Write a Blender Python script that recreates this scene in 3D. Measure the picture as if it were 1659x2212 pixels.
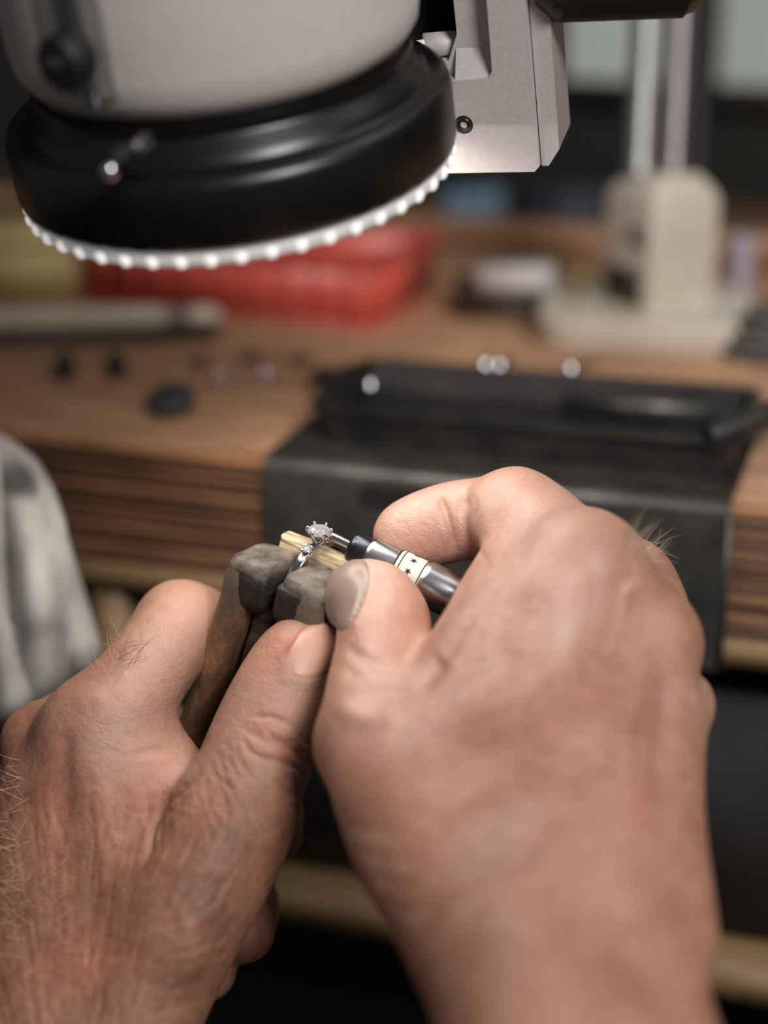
import bpy, bmesh, math, random
import numpy as np
from mathutils import Matrix, Vector

random.seed(7)
RNG = np.random.default_rng(11)
for _o in list(bpy.data.objects):
    bpy.data.objects.remove(_o)
SC = bpy.context.scene
COL = SC.collection

# ------------------------------------------------------------------ camera
FPX = 4000.0                     # focal length in pixels of the 1659 x 2212 frame
CX, CY = 829.5, 1106.0
PITCH = math.radians(20)
BENCH_Z = 0.90
CAMH = 164.0                     # camera height above the bench top, mm
CAM = np.array([0.0, 0.0, BENCH_Z * 1000 + CAMH])
AX = np.array([1.0, 0, 0])
AU = np.array([0, math.sin(PITCH), math.cos(PITCH)])
AF = np.array([0, math.cos(PITCH), -math.sin(PITCH)])
cd = bpy.data.cameras.new('camera')
cam = bpy.data.objects.new('camera', cd)
COL.objects.link(cam)
cam.location = CAM / 1000
cam.rotation_euler = (math.radians(90) - PITCH, 0, 0)
cd.sensor_fit = 'HORIZONTAL'
cd.sensor_width = 24.0
cd.lens = 24.0 * FPX / 1659.0
cd.clip_start = 0.02
cd.clip_end = 50
cd.dof.use_dof = True
cd.dof.focus_distance = 0.400
cd.dof.aperture_fstop = 4.1
SC.camera = cam

# ------------------------------------------------------------------ world, lights, exposure
W = bpy.data.worlds.new('World')
SC.world = W
W.use_nodes = True
W.node_tree.nodes['Background'].inputs[0].default_value = (0.92, 0.96, 1.0, 1)
W.node_tree.nodes['Background'].inputs[1].default_value = 0.075


def area(name, loc, target, size, watts, color):
    l = bpy.data.lights.new(name, 'AREA')
    l.shape = 'RECTANGLE'
    l.size, l.size_y = size
    l.energy = watts
    l.color = color
    o = bpy.data.objects.new(name, l)
    COL.objects.link(o)
    o.location = loc
    o.rotation_euler = (Vector(target) - Vector(loc)).to_track_quat('-Z', 'Y').to_euler()
    return o


area('ceiling_lamp', (0.55, 0.60, 2.3), (0.02, 0.40, 0.9), (1.0, 0.8), 4, (1.0, 0.95, 0.90))
area('window_light', (0.62, -1.05, 2.1), (0.0, 0.45, 0.95), (0.45, 0.45), 25, (1.0, 0.975, 0.95))
vs = SC.view_settings
vs.view_transform = 'Standard'
vs.look = 'None'
vs.gamma = 1
vs.use_curve_mapping = False
vs.exposure = 0.3


# ------------------------------------------------------------------ coordinates
def P(px, py, d):
    """camera-space mm (x right, y up, z depth) of a point seen at a pixel at depth d"""
    return np.array([(px - CX) / FPX * d, -(py - CY) / FPX * d, d])


def c2w(p):
    p = np.asarray(p, float)
    return (CAM + p[..., 0:1] * AX + p[..., 1:2] * AU + p[..., 2:3] * AF) / 1000.0


def cdir(v):
    return v[0] * AX + v[1] * AU + v[2] * AF


def frame(origin_c, ex, ey, ez):
    """Matrix of a frame whose origin and axes are in camera space"""
    m = Matrix.Identity(4)
    for i, e in enumerate((ex, ey, ez)):
        w = cdir(np.asarray(e, float))
        w = w / np.linalg.norm(w)
        for j in range(3):
            m[j][i] = w[j]
    o = c2w(np.asarray(origin_c, float))
    for j in range(3):
        m[j][3] = o[j]
    return m


def onplane(px, py, z=0.0):
    r = AX * ((px - CX) / FPX) - AU * ((py - CY) / FPX) + AF
    t = (z - CAMH) / r[2]
    return CAM + r * t


def ortho(a, b):
    """unit z = a, x = b made perpendicular to it, y = z x x"""
    a = np.asarray(a, float)
    a = a / np.linalg.norm(a)
    b = np.asarray(b, float)
    b = b - a * (a @ b)
    b = b / np.linalg.norm(b)
    return b, np.cross(a, b), a


_a, _b = onplane(0, 935), onplane(1575, 1095)
YAW = math.atan2(-(_b - _a)[1], (_b - _a)[0])
EX = np.array([math.cos(YAW), -math.sin(YAW), 0])
EY = np.array([math.sin(YAW), math.cos(YAW), 0])
F0 = onplane(575, 993)
BENCH = Matrix.Translation(Vector(F0 / 1000)) @ Matrix.Rotation(-YAW, 4, 'Z')


def bl(px, py, z=0.0):
    """bench-local x, y in mm of the pixel on the plane z mm above the bench top"""
    d = onplane(px, py, z) - F0
    return d @ EX, d @ EY


def bench_at(x, y, z=0.0, rz=0.0):
    return BENCH @ Matrix.Translation((x / 1000, y / 1000, z / 1000)) @ Matrix.Rotation(rz, 4, 'Z')


# ------------------------------------------------------------------ materials
def lin(c):
    return tuple(((x / 255) / 12.92 if x / 255 <= 0.04045 else ((x / 255 + 0.055) / 1.055) ** 2.4) for x in c) + (1.0,)


def pm(name, c1, c2=None, scale=200, rough=0.5, metal=0.0, bump=0.0, bscale=None, stretch=(1, 1, 1), detail=4,
       lo=0.35, hi=0.65, spec=0.5, c3=None, coat=0.0, aniso=0.0):
    m = bpy.data.materials.new(name)
    m.use_nodes = True
    nt = m.node_tree
    b = nt.nodes['Principled BSDF']
    b.inputs['Roughness'].default_value = rough
    b.inputs['Metallic'].default_value = metal
    b.inputs['Specular IOR Level'].default_value = spec
    b.inputs['Coat Weight'].default_value = coat
    b.inputs['Base Color'].default_value = lin(c1)
    if c2 or bump:
        tc = nt.nodes.new('ShaderNodeTexCoord')
        mp = nt.nodes.new('ShaderNodeMapping')
        mp.inputs['Scale'].default_value = stretch
        nt.links.new(tc.outputs['Object'], mp.inputs['Vector'])
    if c2:
        n = nt.nodes.new('ShaderNodeTexNoise')
        n.inputs['Scale'].default_value = scale
        n.inputs['Detail'].default_value = detail
        n.inputs['Roughness'].default_value = 0.6
        nt.links.new(mp.outputs[0], n.inputs['Vector'])
        r = nt.nodes.new('ShaderNodeValToRGB')
        r.color_ramp.elements[0].position = lo
        r.color_ramp.elements[1].position = hi
        r.color_ramp.elements[0].color = lin(c1)
        r.color_ramp.elements[1].color = lin(c2)
        if c3:
            e = r.color_ramp.elements.new((lo + hi) / 2)
            e.color = lin(c3)
        nt.links.new(n.outputs['Fac'], r.inputs['Fac'])
        nt.links.new(r.outputs['Color'], b.inputs['Base Color'])
    if bump:
        n2 = nt.nodes.new('ShaderNodeTexNoise')
        n2.inputs['Scale'].default_value = bscale or scale
        n2.inputs['Detail'].default_value = 6
        nt.links.new(mp.outputs[0], n2.inputs['Vector'])
        bp = nt.nodes.new('ShaderNodeBump')
        bp.inputs['Strength'].default_value = 1.0
        bp.inputs['Distance'].default_value = bump / 1000.0
        nt.links.new(n2.outputs['Fac'], bp.inputs['Height'])
        nt.links.new(bp.outputs[0], b.inputs['Normal'])
    return m


def skin_mat(name, base, dark, red, sss=0.25, spec=0.5, rough=0.46):
    m = bpy.data.materials.new(name)
    m.use_nodes = True
    nt = m.node_tree
    N, Lk = nt.nodes.new, nt.links.new
    b = nt.nodes['Principled BSDF']
    tc = N('ShaderNodeTexCoord')
    n1 = N('ShaderNodeTexNoise')
    n1.inputs['Scale'].default_value = 75
    n1.inputs['Detail'].default_value = 5
    n1.inputs['Roughness'].default_value = 0.6
    Lk(tc.outputs['Object'], n1.inputs['Vector'])
    r1 = N('ShaderNodeValToRGB')
    r1.color_ramp.elements[0].position = 0.36
    r1.color_ramp.elements[1].position = 0.62
    r1.color_ramp.elements[0].color = lin(dark)
    r1.color_ramp.elements[1].color = lin(base)
    Lk(n1.outputs['Fac'], r1.inputs['Fac'])
    n3 = N('ShaderNodeTexNoise')
    n3.inputs['Scale'].default_value = 420
    n3.inputs['Detail'].default_value = 3
    Lk(tc.outputs['Object'], n3.inputs['Vector'])
    r3 = N('ShaderNodeMapRange')
    r3.inputs['From Min'].default_value = 0.3
    r3.inputs['From Max'].default_value = 0.7
    r3.inputs['To Min'].default_value = 0.86
    r3.inputs['To Max'].default_value = 1.1
    Lk(n3.outputs['Fac'], r3.inputs['Value'])
    mul = N('ShaderNodeMix')
    mul.data_type = 'RGBA'
    mul.blend_type = 'MULTIPLY'
    mul.inputs['Factor'].default_value = 1
    Lk(r1.outputs['Color'], mul.inputs['A'])
    Lk(r3.outputs['Result'], mul.inputs['B'])
    at = N('ShaderNodeAttribute')
    at.attribute_name = 'redness'
    mx = N('ShaderNodeMix')
    mx.data_type = 'RGBA'
    Lk(at.outputs['Fac'], mx.inputs['Factor'])
    Lk(mul.outputs['Result'], mx.inputs['A'])
    mx.inputs['B'].default_value = lin(red)
    at2 = N('ShaderNodeAttribute')
    at2.attribute_name = 'pallor_highlight'
    mp_ = N('ShaderNodeMix')
    mp_.data_type = 'RGBA'
    Lk(at2.outputs['Fac'], mp_.inputs['Factor'])
    Lk(mul.outputs['Result'], mp_.inputs['A'])
    mp_.inputs['B'].default_value = lin((202, 164, 147))  # paler finger skin, mixed with painted highlight
    Lk(mp_.outputs['Result'], mx.inputs['A'])
    Lk(mx.outputs['Result'], b.inputs['Base Color'])
    b.inputs['Roughness'].default_value = rough
    b.inputs['Specular IOR Level'].default_value = spec
    b.inputs['Subsurface Weight'].default_value = sss
    b.inputs['Subsurface Radius'].default_value = (1.0, 0.35, 0.2)
    b.inputs['Subsurface Scale'].default_value = 0.0022
    v = N('ShaderNodeTexVoronoi')
    v.feature = 'DISTANCE_TO_EDGE'
    v.inputs['Scale'].default_value = 950
    Lk(tc.outputs['Object'], v.inputs['Vector'])
    cl = N('ShaderNodeMath')
    cl.operation = 'MINIMUM'
    cl.inputs[1].default_value = 0.18
    Lk(v.outputs['Distance'], cl.inputs[0])
    n2 = N('ShaderNodeTexNoise')
    n2.inputs['Scale'].default_value = 600
    n2.inputs['Detail'].default_value = 4
    Lk(tc.outputs['Object'], n2.inputs['Vector'])
    ad = N('ShaderNodeMath')
    ad.operation = 'ADD'
    Lk(cl.outputs[0], ad.inputs[0])
    Lk(n2.outputs['Fac'], ad.inputs[1])
    bp = N('ShaderNodeBump')
    bp.inputs['Strength'].default_value = 0.8
    bp.inputs['Distance'].default_value = 0.00028
    Lk(ad.outputs[0], bp.inputs['Height'])
    Lk(bp.outputs[0], b.inputs['Normal'])
    return m


def glass_mat(name, color, ior, rough=0.0):
    m = bpy.data.materials.new(name)
    m.use_nodes = True
    b = m.node_tree.nodes['Principled BSDF']
    b.inputs['Base Color'].default_value = lin(color)
    b.inputs['Transmission Weight'].default_value = 1
    b.inputs['IOR'].default_value = ior
    b.inputs['Roughness'].default_value = rough
    return m


def emit_mat(name, color, strength, base=(200, 200, 200)):
    m = bpy.data.materials.new(name)
    m.use_nodes = True
    b = m.node_tree.nodes['Principled BSDF']
    b.inputs['Base Color'].default_value = lin(base)
    b.inputs['Roughness'].default_value = 0.3
    b.inputs['Emission Color'].default_value = lin(color)
    b.inputs['Emission Strength'].default_value = strength
    return m


M = {}
M['bench_top'] = pm('bench_top_wood', (146, 108, 80), (186, 145, 112), 22, 0.45, bump=0.15, bscale=60, stretch=(1, 5, 5), c3=(166, 126, 96))
M['ply_dark'] = pm('ply_dark', (72, 50, 36), (106, 76, 54), 30, 0.6, bump=0.4, stretch=(1, 9, 9))
M['ply_light'] = pm('ply_light', (104, 72, 49), (146, 103, 70), 30, 0.6, bump=0.4, stretch=(1, 9, 9))
M['edge_light'] = pm('edge_worn_wood', (128, 88, 54), (178, 128, 88), 30, 0.5, bump=0.3, stretch=(1, 8, 8))
M['tan_wood'] = pm('tan_wood', (108, 84, 55), (138, 110, 75), 40, 0.6, bump=0.2, stretch=(1, 6, 6))
M['dark_panel'] = pm('dark_panel', (34, 33, 32), (48, 46, 45), 40, 0.7)
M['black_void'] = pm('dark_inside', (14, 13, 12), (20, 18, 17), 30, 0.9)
M['wall'] = pm('dark_wall', (34, 32, 30), (44, 42, 38), 12, 0.9)
M['floor'] = pm('floor_dark', (26, 24, 22), (34, 30, 27), 8, 0.8)
M['steel_plate'] = pm('worn_steel_plate', (74, 72, 70), (104, 102, 98), 60, 0.42, 0.75, bump=0.05, bscale=300)
M['black_plastic'] = pm('black_tray_plastic', (22, 21, 21), (44, 41, 40), 70, 0.45, bump=0.15, bscale=250)
M['red_plastic'] = pm('red_plastic', (196, 78, 65), (210, 90, 76), 30, 0.4)
M['rubber'] = pm('dark_rubber', (40, 41, 43), (62, 63, 65), 200, 0.7)
M['black_rubber'] = pm('black_rubber', (18, 18, 19), (28, 28, 28), 200, 0.6)
M['cream'] = pm('cream_plastic', (196, 184, 160), (212, 202, 180), 60, 0.45)
M['cream_paint'] = pm('cream_paint', (194, 182, 166), (208, 198, 183), 40, 0.4)
M['grey_plastic'] = pm('grey_plastic', (118, 114, 110), (138, 134, 130), 80, 0.5)
M['scope_grey'] = pm('scope_grey_paint', (200, 192, 186), (207, 199, 193), 500, 0.45, bump=0.06, bscale=1600)
M['scope_grey2'] = pm('scope_grey_strip', (128, 124, 120), (140, 136, 132), 300, 0.35)
M['bracket_grey'] = pm('bracket_grey_paint', (190, 183, 180), (197, 190, 187), 600, 0.5, bump=0.08, bscale=1500)
M['black_gloss'] = pm('black_satin_paint', (13, 12, 12), (18, 17, 16), 300, 0.33)
M['black_matt'] = pm('black_matt', (15, 14, 14), (22, 20, 20), 200, 0.6)
M['led_rim'] = emit_mat('lit_led_rim', (255, 250, 246), 0.14, (206, 206, 206))
M['led_panel'] = emit_mat('led_panel_light', (255, 247, 240), 33.0, (240, 240, 240))
M['led'] = emit_mat('led_lens', (255, 252, 248), 0.42, (235, 235, 235))
M['chrome'] = pm('chrome', (225, 226, 230), None, rough=0.12, metal=1.0)
M['steel'] = pm('brushed_steel', (170, 170, 172), (196, 196, 198), 500, 0.27, 1.0, stretch=(1, 1, 0.08))
M['dark_steel'] = pm('dark_steel', (58, 60, 63), (78, 80, 84), 300, 0.3, 0.9)
M['blue_steel'] = pm('bluish_steel', (140, 152, 172), (160, 172, 190), 300, 0.25, 1.0)
M['post_pink'] = pm('satin_post', (140, 128, 131), (152, 140, 143), 200, 0.35, 0.8)
M['post_grey'] = pm('satin_post_grey', (150, 150, 147), (168, 168, 164), 200, 0.35, 0.8)
M['white_gold'] = pm('white_gold', (222, 220, 218), None, rough=0.1, metal=1.0)
M['label_white'] = pm('label_white', (214, 208, 198), (222, 217, 208), 900, 0.45)
M['print_black'] = pm('print_black', (16, 15, 15), None, rough=0.5)
M['leather_tan'] = pm('worn_tan_leather', (84, 60, 42), (164, 118, 80), 170, 0.62, bump=0.35, bscale=900, stretch=(1, 1, 0.5), c3=(122, 88, 62), lo=0.3, hi=0.72)
_nt = M['leather_tan'].node_tree
_tc = _nt.nodes.new('ShaderNodeTexCoord')
_sx = _nt.nodes.new('ShaderNodeSeparateXYZ')
_nt.links.new(_tc.outputs['Object'], _sx.inputs[0])
_mr = _nt.nodes.new('ShaderNodeMapRange')
_mr.inputs['From Min'].default_value = -0.022
_mr.inputs['From Max'].default_value = 0.0
_nt.links.new(_sx.outputs['Z'], _mr.inputs['Value'])
_mc = _nt.nodes.new('ShaderNodeMix')
_mc.data_type = 'RGBA'
_b = _nt.nodes['Principled BSDF']
_src = _b.inputs['Base Color'].links[0].from_socket
_nt.links.new(_mr.outputs['Result'], _mc.inputs['Factor'])
_nt.links.new(_src, _mc.inputs['A'])
_mc.inputs['B'].default_value = lin((98, 88, 75))
_nt.links.new(_mc.outputs['Result'], _b.inputs['Base Color'])
M['leather_grey'] = pm('worn_grey_leather', (62, 55, 49), (118, 107, 95), 220, 0.55, bump=0.3, bscale=800)
M['leather_dark'] = pm('dark_leather', (24, 19, 17), (54, 45, 41), 260, 0.62, bump=0.25, bscale=900)
M['core_wood'] = pm('dark_laminated_wood', (30, 23, 17), (84, 66, 48), 90, 0.7, bump=0.7, bscale=220, stretch=(0.5, 0.5, 5))
M['stick'] = pm('bleached_wood', (88, 68, 46), (190, 172, 142), 900, 0.7, bump=0.6, bscale=1100, stretch=(1, 1, 0.12), c3=(166, 148, 118), lo=0.3, hi=0.6)
M['brass'] = pm('aged_brass', (150, 128, 80), (182, 158, 106), 300, 0.35, 0.9)
M['cloth'] = pm('grey_cloth', (138, 133, 127), (168, 163, 157), 45, 0.9, bump=0.4, bscale=900)
M['yellow_card'] = pm('yellow_card', (172, 150, 96), (188, 168, 114), 40, 0.7)
M['blue_light'] = pm('light_blue_card', (120, 150, 178), (136, 164, 190), 40, 0.6)
M['navy'] = pm('navy_card', (34, 40, 52), (44, 52, 64), 40, 0.6)
M['white_card'] = pm('white_card', (196, 188, 184), (210, 202, 198), 40, 0.6)
M['brown_dark'] = pm('dark_brown_wood', (48, 36, 30), (66, 50, 42), 50, 0.6)
M['lilac'] = pm('lilac_plastic', (172, 162, 178), (186, 176, 190), 60, 0.5)
M['cable_grey'] = pm('cable_grey', (84, 82, 80), (112, 109, 105), 80, 0.6)
M['glass_window'] = emit_mat('dull_window_pane', (176, 182, 172), 0.5, (120, 124, 118))
M['frame_dark'] = pm('window_frame_dark', (40, 38, 36), (52, 50, 47), 40, 0.6)
M['diamond'] = glass_mat('diamond', (255, 255, 255), 2.2)
_nt = M['diamond'].node_tree
_g = _nt.nodes.new('ShaderNodeBsdfGlossy')
_g.inputs['Roughness'].default_value = 0.08
_df = _nt.nodes.new('ShaderNodeBsdfDiffuse')
_df.inputs[0].default_value = (0.95, 0.95, 0.97, 1)
_mx = _nt.nodes.new('ShaderNodeMixShader')
_mx.inputs[0].default_value = 0.55
_m2 = _nt.nodes.new('ShaderNodeMixShader')
_m2.inputs[0].default_value = 0.38
_nt.links.new(_g.outputs[0], _m2.inputs[1])
_nt.links.new(_df.outputs[0], _m2.inputs[2])
_nt.links.new(_nt.nodes['Principled BSDF'].outputs[0], _mx.inputs[1])
_nt.links.new(_m2.outputs[0], _mx.inputs[2])
_nt.links.new(_mx.outputs[0], _nt.nodes['Material Output'].inputs[0])
M['nail'] = pm('nail_pink', (184, 138, 119), (194, 150, 132), 90, 0.42, bump=0.04, bscale=500)
M['nail_grey'] = pm('nail_greyish', (142, 121, 108), (154, 133, 120), 90, 0.34, bump=0.04, bscale=500)
M['hair'] = pm('fine_hair', (176, 150, 122), None, rough=0.5)
M['hair_dark'] = pm('fine_hair_dark', (70, 50, 36), None, rough=0.5)
M['skin'] = skin_mat('skin_left_shaded', (156, 111, 89), (126, 84, 65), (168, 86, 72), spec=0.35, rough=0.5)  # darker than the right hand: the microscope's shade is put into this base
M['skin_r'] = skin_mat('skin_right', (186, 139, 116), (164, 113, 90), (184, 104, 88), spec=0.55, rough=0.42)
for k in ('nail', 'nail_grey'):
    M[k].node_tree.nodes['Principled BSDF'].inputs['Subsurface Weight'].default_value = 0.2
    M[k].node_tree.nodes['Principled BSDF'].inputs['Subsurface Scale'].default_value = 0.001


# ------------------------------------------------------------------ object helpers
def setp(o, label=None, cat=None, group=None, kind=None):
    if label:
        o['label'] = label
    if cat:
        o['category'] = cat
    if group:
        o['group'] = group
    if kind:
        o['kind'] = kind
    return o


def empty(name, mat4, label=None, cat=None, group=None, kind=None):
    o = bpy.data.objects.new(name, None)
    o.empty_display_size = 0.01
    COL.objects.link(o)
    o.matrix_world = mat4
    return setp(o, label, cat, group, kind)


def mesh_obj(name, me, mat, parent=None, mat4=None, smooth=True):
    o = bpy.data.objects.new(name, me)
    COL.objects.link(o)
    if mat is not None:
        me.materials.append(M[mat] if isinstance(mat, str) else mat)
    if parent is not None:
        o.parent = parent
    if mat4 is not None:
        if parent is not None:
            o.matrix_local = mat4
        else:
            o.matrix_world = mat4
    if smooth:
        for p in me.polygons:
            p.use_smooth = True
    return o


def part(name, bm, mat, parent=None, mat4=None, smooth=True, sharp=35, bevel=0.0):
    """link a bmesh given in mm as one mesh object"""
    if bevel:
        bmesh.ops.bevel(bm, geom=[e for e in bm.edges if e.is_manifold and e.calc_face_angle(0) > 0.5], offset=bevel, segments=2,
                        profile=0.5, affect='EDGES')
    bmesh.ops.recalc_face_normals(bm, faces=bm.faces)
    bmesh.ops.scale(bm, vec=(0.001, 0.001, 0.001), verts=bm.verts)
    if smooth:
        for e in bm.edges:
            if e.is_manifold and e.calc_face_angle(0) > math.radians(sharp):
                e.smooth = False
    me = bpy.data.meshes.new(name)
    bm.to_mesh(me)
    bm.free()
    return mesh_obj(name, me, mat, parent, mat4, smooth)


def NB():
    return bmesh.new()


def box(bm, lo, hi):
    x0, y0, z0 = lo
    x1, y1, z1 = hi
    v = [bm.verts.new(p) for p in ((x0, y0, z0), (x1, y0, z0), (x1, y1, z0), (x0, y1, z0),
                                   (x0, y0, z1), (x1, y0, z1), (x1, y1, z1), (x0, y1, z1))]
    for f in ((3, 2, 1, 0), (4, 5, 6, 7), (0, 1, 5, 4), (1, 2, 6, 5), (2, 3, 7, 6), (3, 0, 4, 7)):
        bm.faces.new([v[i] for i in f])
    return bm


def prism(bm, poly, z0, z1, axes=(0, 1, 2)):
    """poly in the first two axes, extruded along the third"""
    def pt(a, b, c):
        r = [0, 0, 0]
        r[axes[0]], r[axes[1]], r[axes[2]] = a, b, c
        return r
    lo = [bm.verts.new(pt(a, b, z0)) for a, b in poly]
    hi = [bm.verts.new(pt(a, b, z1)) for a, b in poly]
    n = len(poly)
    bm.faces.new(lo[::-1])
    bm.faces.new(hi)
    for i in range(n):
        bm.faces.new((lo[i], lo[(i + 1) % n], hi[(i + 1) % n], hi[i]))
    return bm


def lathe(bm, prof, seg=48, closed=False):
    """profile (r, z) turned about z; r = 0 ends close to a point"""
    rings = []
    for r, z in prof:
        if r < 1e-6:
            rings.append([bm.verts.new((0, 0, z))])
        else:
            rings.append([bm.verts.new((r * math.cos(2 * math.pi * i / seg), r * math.sin(2 * math.pi * i / seg), z)) for i in range(seg)])
    pairs = list(zip(rings[:-1], rings[1:]))
    if closed:
        pairs.append((rings[-1], rings[0]))
    for a, b in pairs:
        for i in range(seg):
            j = (i + 1) % seg
            if len(a) == 1 and len(b) == 1:
                continue
            if len(a) == 1:
                bm.faces.new((a[0], b[j], b[i]))
            elif len(b) == 1:
                bm.faces.new((a[i], a[j], b[0]))
            else:
                bm.faces.new((a[i], a[j], b[j], b[i]))
    if not closed:
        for r in (rings[0], rings[-1]):
            if len(r) > 1:
                bm.faces.new(r if r is rings[-1] else r[::-1])
    return bm


def loft(bm, rings, cap=True):
    vr = [[bm.verts.new(p) for p in r] for r in rings]
    n = len(vr[0])
    for a, b in zip(vr[:-1], vr[1:]):
        for i in range(n):
            j = (i + 1) % n
            bm.faces.new((a[i], a[j], b[j], b[i]))
    if cap:
        bm.faces.new(vr[0][::-1])
        bm.faces.new(vr[-1])
    return bm


def tube(bm, pts, rad, seg=8, cap=True):
    pts = [np.asarray(p, float) for p in pts]
    n = len(pts)
    if np.isscalar(rad):
        rad = [rad] * n
    rings = []
    ref = None
    for i in range(n):
        t = pts[min(i + 1, n - 1)] - pts[max(i - 1, 0)]
        t = t / (np.linalg.norm(t) + 1e-12)
        if ref is None:
            ref = np.array([0, 0, 1.0]) if abs(t[2]) < 0.9 else np.array([1.0, 0, 0])
        x = ref - t * (ref @ t)
        x /= np.linalg.norm(x)
        ref = x
        y = np.cross(t, x)
        rings.append([pts[i] + rad[i] * (math.cos(2 * math.pi * k / seg) * x + math.sin(2 * math.pi * k / seg) * y) for k in range(seg)])
    return loft(bm, rings, cap)


def rrect(hx, hy, r, n=4, cx=0.0, cy=0.0):
    out = []
    for sx, sy, a0 in ((1, 1, 0), (-1, 1, 90), (-1, -1, 180), (1, -1, 270)):
        for k in range(n + 1):
            a = math.radians(a0 + 90 * k / n)
            out.append((cx + sx * (hx - r) + r * math.cos(a), cy + sy * (hy - r) + r * math.sin(a)))
    return out


# ------------------------------------------------------------------ the room
o = part('floor', box(NB(), (-2500, -1500, -40), (2500, 1400, 0)), 'floor')
setp(o, kind='structure')
WALL_Y = 440.0
wall = part('wall_back', box(NB(), (-2200, 0, -900), (2200, 60, 1700)), 'wall', mat4=bench_at(0, WALL_Y, 0))
setp(wall, kind='structure')


def on_bplane(px, py, y):
    """bench-local x, z (mm) where the pixel's ray meets the vertical plane y"""
    r = AX * ((px - CX) / FPX) - AU * ((py - CY) / FPX) + AF
    t = ((F0 + y * EY - CAM) @ EY) / (r @ EY)
    d = CAM + r * t - F0
    return d @ EX, d[2]


wx0, wz0 = on_bplane(1205, 185, WALL_Y)
win = empty('window_1', bench_at(0, WALL_Y, 0), kind='structure')
part('pane', box(NB(), (wx0 + 4, -3, wz0 + 4), (wx0 + 72, -1, wz0 + 300)), 'glass_window', win)
part('pane', box(NB(), (wx0 + 78, -3, wz0 + 4), (wx0 + 260, -1, wz0 + 300)), 'glass_window', win)
bm = NB()
for lo_, hi_ in (((wx0 - 4, -9, wz0 - 6), (wx0 + 266, 0, wz0 + 4)), ((wx0 - 4, -9, wz0 + 4), (wx0 + 4, 0, wz0 + 300)),
                 ((wx0 + 72, -9, wz0 + 4), (wx0 + 78, 0, wz0 + 300)), ((wx0 + 258, -9, wz0 + 4), (wx0 + 266, 0, wz0 + 300))):
    box(bm, lo_, hi_)
part('window_frame', bm, 'frame_dark', win)

# ------------------------------------------------------------------ the workbench
bench = empty('workbench', BENCH @ Matrix.Translation((0, 0, -BENCH_Z)), 'brown wooden workbench with a layered plywood front edge', 'workbench')
up = Matrix.Translation((0, 0, BENCH_Z))
X0, X1 = -420.0, 520.0
part('tabletop', box(NB(), (X0, 3, -3.2), (X1, WALL_Y - 2, 0)), 'bench_top', bench, up)
bm = NB()
prism(bm, [(3, 0), (3, -3.2), (0.2, -3.2), (0, -1.2), (0.7, -0.2)], X0, X1, (1, 2, 0))
part('top_lipping', bm, 'edge_light', bench, up)
nl = 11
for i in range(nl):
    z1 = -3.2 - i * 3.05
    off = RNG.uniform(0, 0.9)
    part('ply_layer', box(NB(), (X0, off, z1 - 3.05), (X1, 60, z1)), 'ply_light' if i % 2 else 'ply_dark', bench, up)
part('under_board', box(NB(), (X0, 60, -37), (X1, WALL_Y - 2, -3.2)), 'ply_dark', bench, up)
part('apron_rail', box(NB(), (X0, -1.5, -44.5), (X1, 22, -37)), 'tan_wood', bench, up, bevel=0.8)
part('stile', box(NB(), (-57.5, 2, -137), (-48, 24, -44.5)), 'tan_wood', bench, up, bevel=0.8)
part('drawer_front', box(NB(), (-47, 14, -137), (X1 - 30, 26, -60)), 'dark_panel', bench, up)
part('inner_back', box(NB(), (X0, 200, -137), (X1, 210, -44.5)), 'brown_dark', bench, up)
part('lower_rail', box(NB(), (X0, -3, -147), (X1, 30, -137.5)), 'tan_wood', bench, up, bevel=0.8)
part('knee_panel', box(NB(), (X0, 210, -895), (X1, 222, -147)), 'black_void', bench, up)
for lx in (X0, X1 - 60):
    part('leg', box(NB(), (lx, 30, -900), (lx + 60, 90, -147)), 'brown_dark', bench, up)
    part('leg', box(NB(), (lx, WALL_Y - 80, -900), (lx + 60, WALL_Y - 20, -37)), 'brown_dark', bench, up)
part('back_rail', box(NB(), (X0, 296, 0), (X1, 308, 11)), 'bench_top', bench, up, bevel=1.0)

# steel mounting plate folded over the front edge
px0, px1 = 0.0, 129.5
pl = empty('mounting_plate', bench_at(0, 0, 0), 'dark grey steel plate folded over the front edge of the workbench', 'plate')
bm = NB()
outer, inner = [], []
for a in range(0, 91, 15):
    ar = math.radians(a)
    outer.append((1.4 - 4.2 * math.sin(ar), -2.4 + 4.2 * math.cos(ar)))
    inner.append((1.4 - 2.6 * math.sin(ar), -2.4 + 2.6 * math.cos(ar)))
poly = [(70, 1.8), ] + outer + [(-2.8, -46)] + [(-1.2, -46)] + inner[::-1] + [(70, 0.2)]
prism(bm, poly, px0, px1, (1, 2, 0))
part('folded_sheet', bm, 'steel_plate', pl)
sx0, sz0 = on_bplane(775, 1040, -3)
sx1, sz1 = on_bplane(1000, 1095, -3)
bm = NB()
prism(bm, rrect((sx1 - sx0) / 2, 3.2, 3.0, 5, (sx0 + sx1) / 2, -6.8), -3.2, -2.7, (0, 2, 1))
part('slot', bm, 'black_void', pl)
hx0, hz0 = on_bplane(1265, 1085, -3)
bm = NB()
prism(bm, rrect(3.6, 1.6, 1.4, 4, hx0, -4.4), -3.2, -2.7, (0, 2, 1))
part('slot', bm, 'black_void', pl)
bm = NB()
box(bm, (px1 - 0.4, -3.2, -46), (px1 + 0.9, 40, -1.0))
part('side_edge', bm, 'steel_plate', pl, bevel=0.3)

# ------------------------------------------------------------------ black tool tray
tray = empty('tool_tray', bench_at(68, 42, 1.9, math.radians(1.0)), 'long black plastic tool tray at the front edge of the workbench', 'tray')
bm = NB()
TW, TD, TH = 60.0, 27.0, 10.5


def ring_z(hx, hy, r, z):
    return [(x, y, z) for x, y in rrect(hx, hy, r, 4)]


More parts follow.
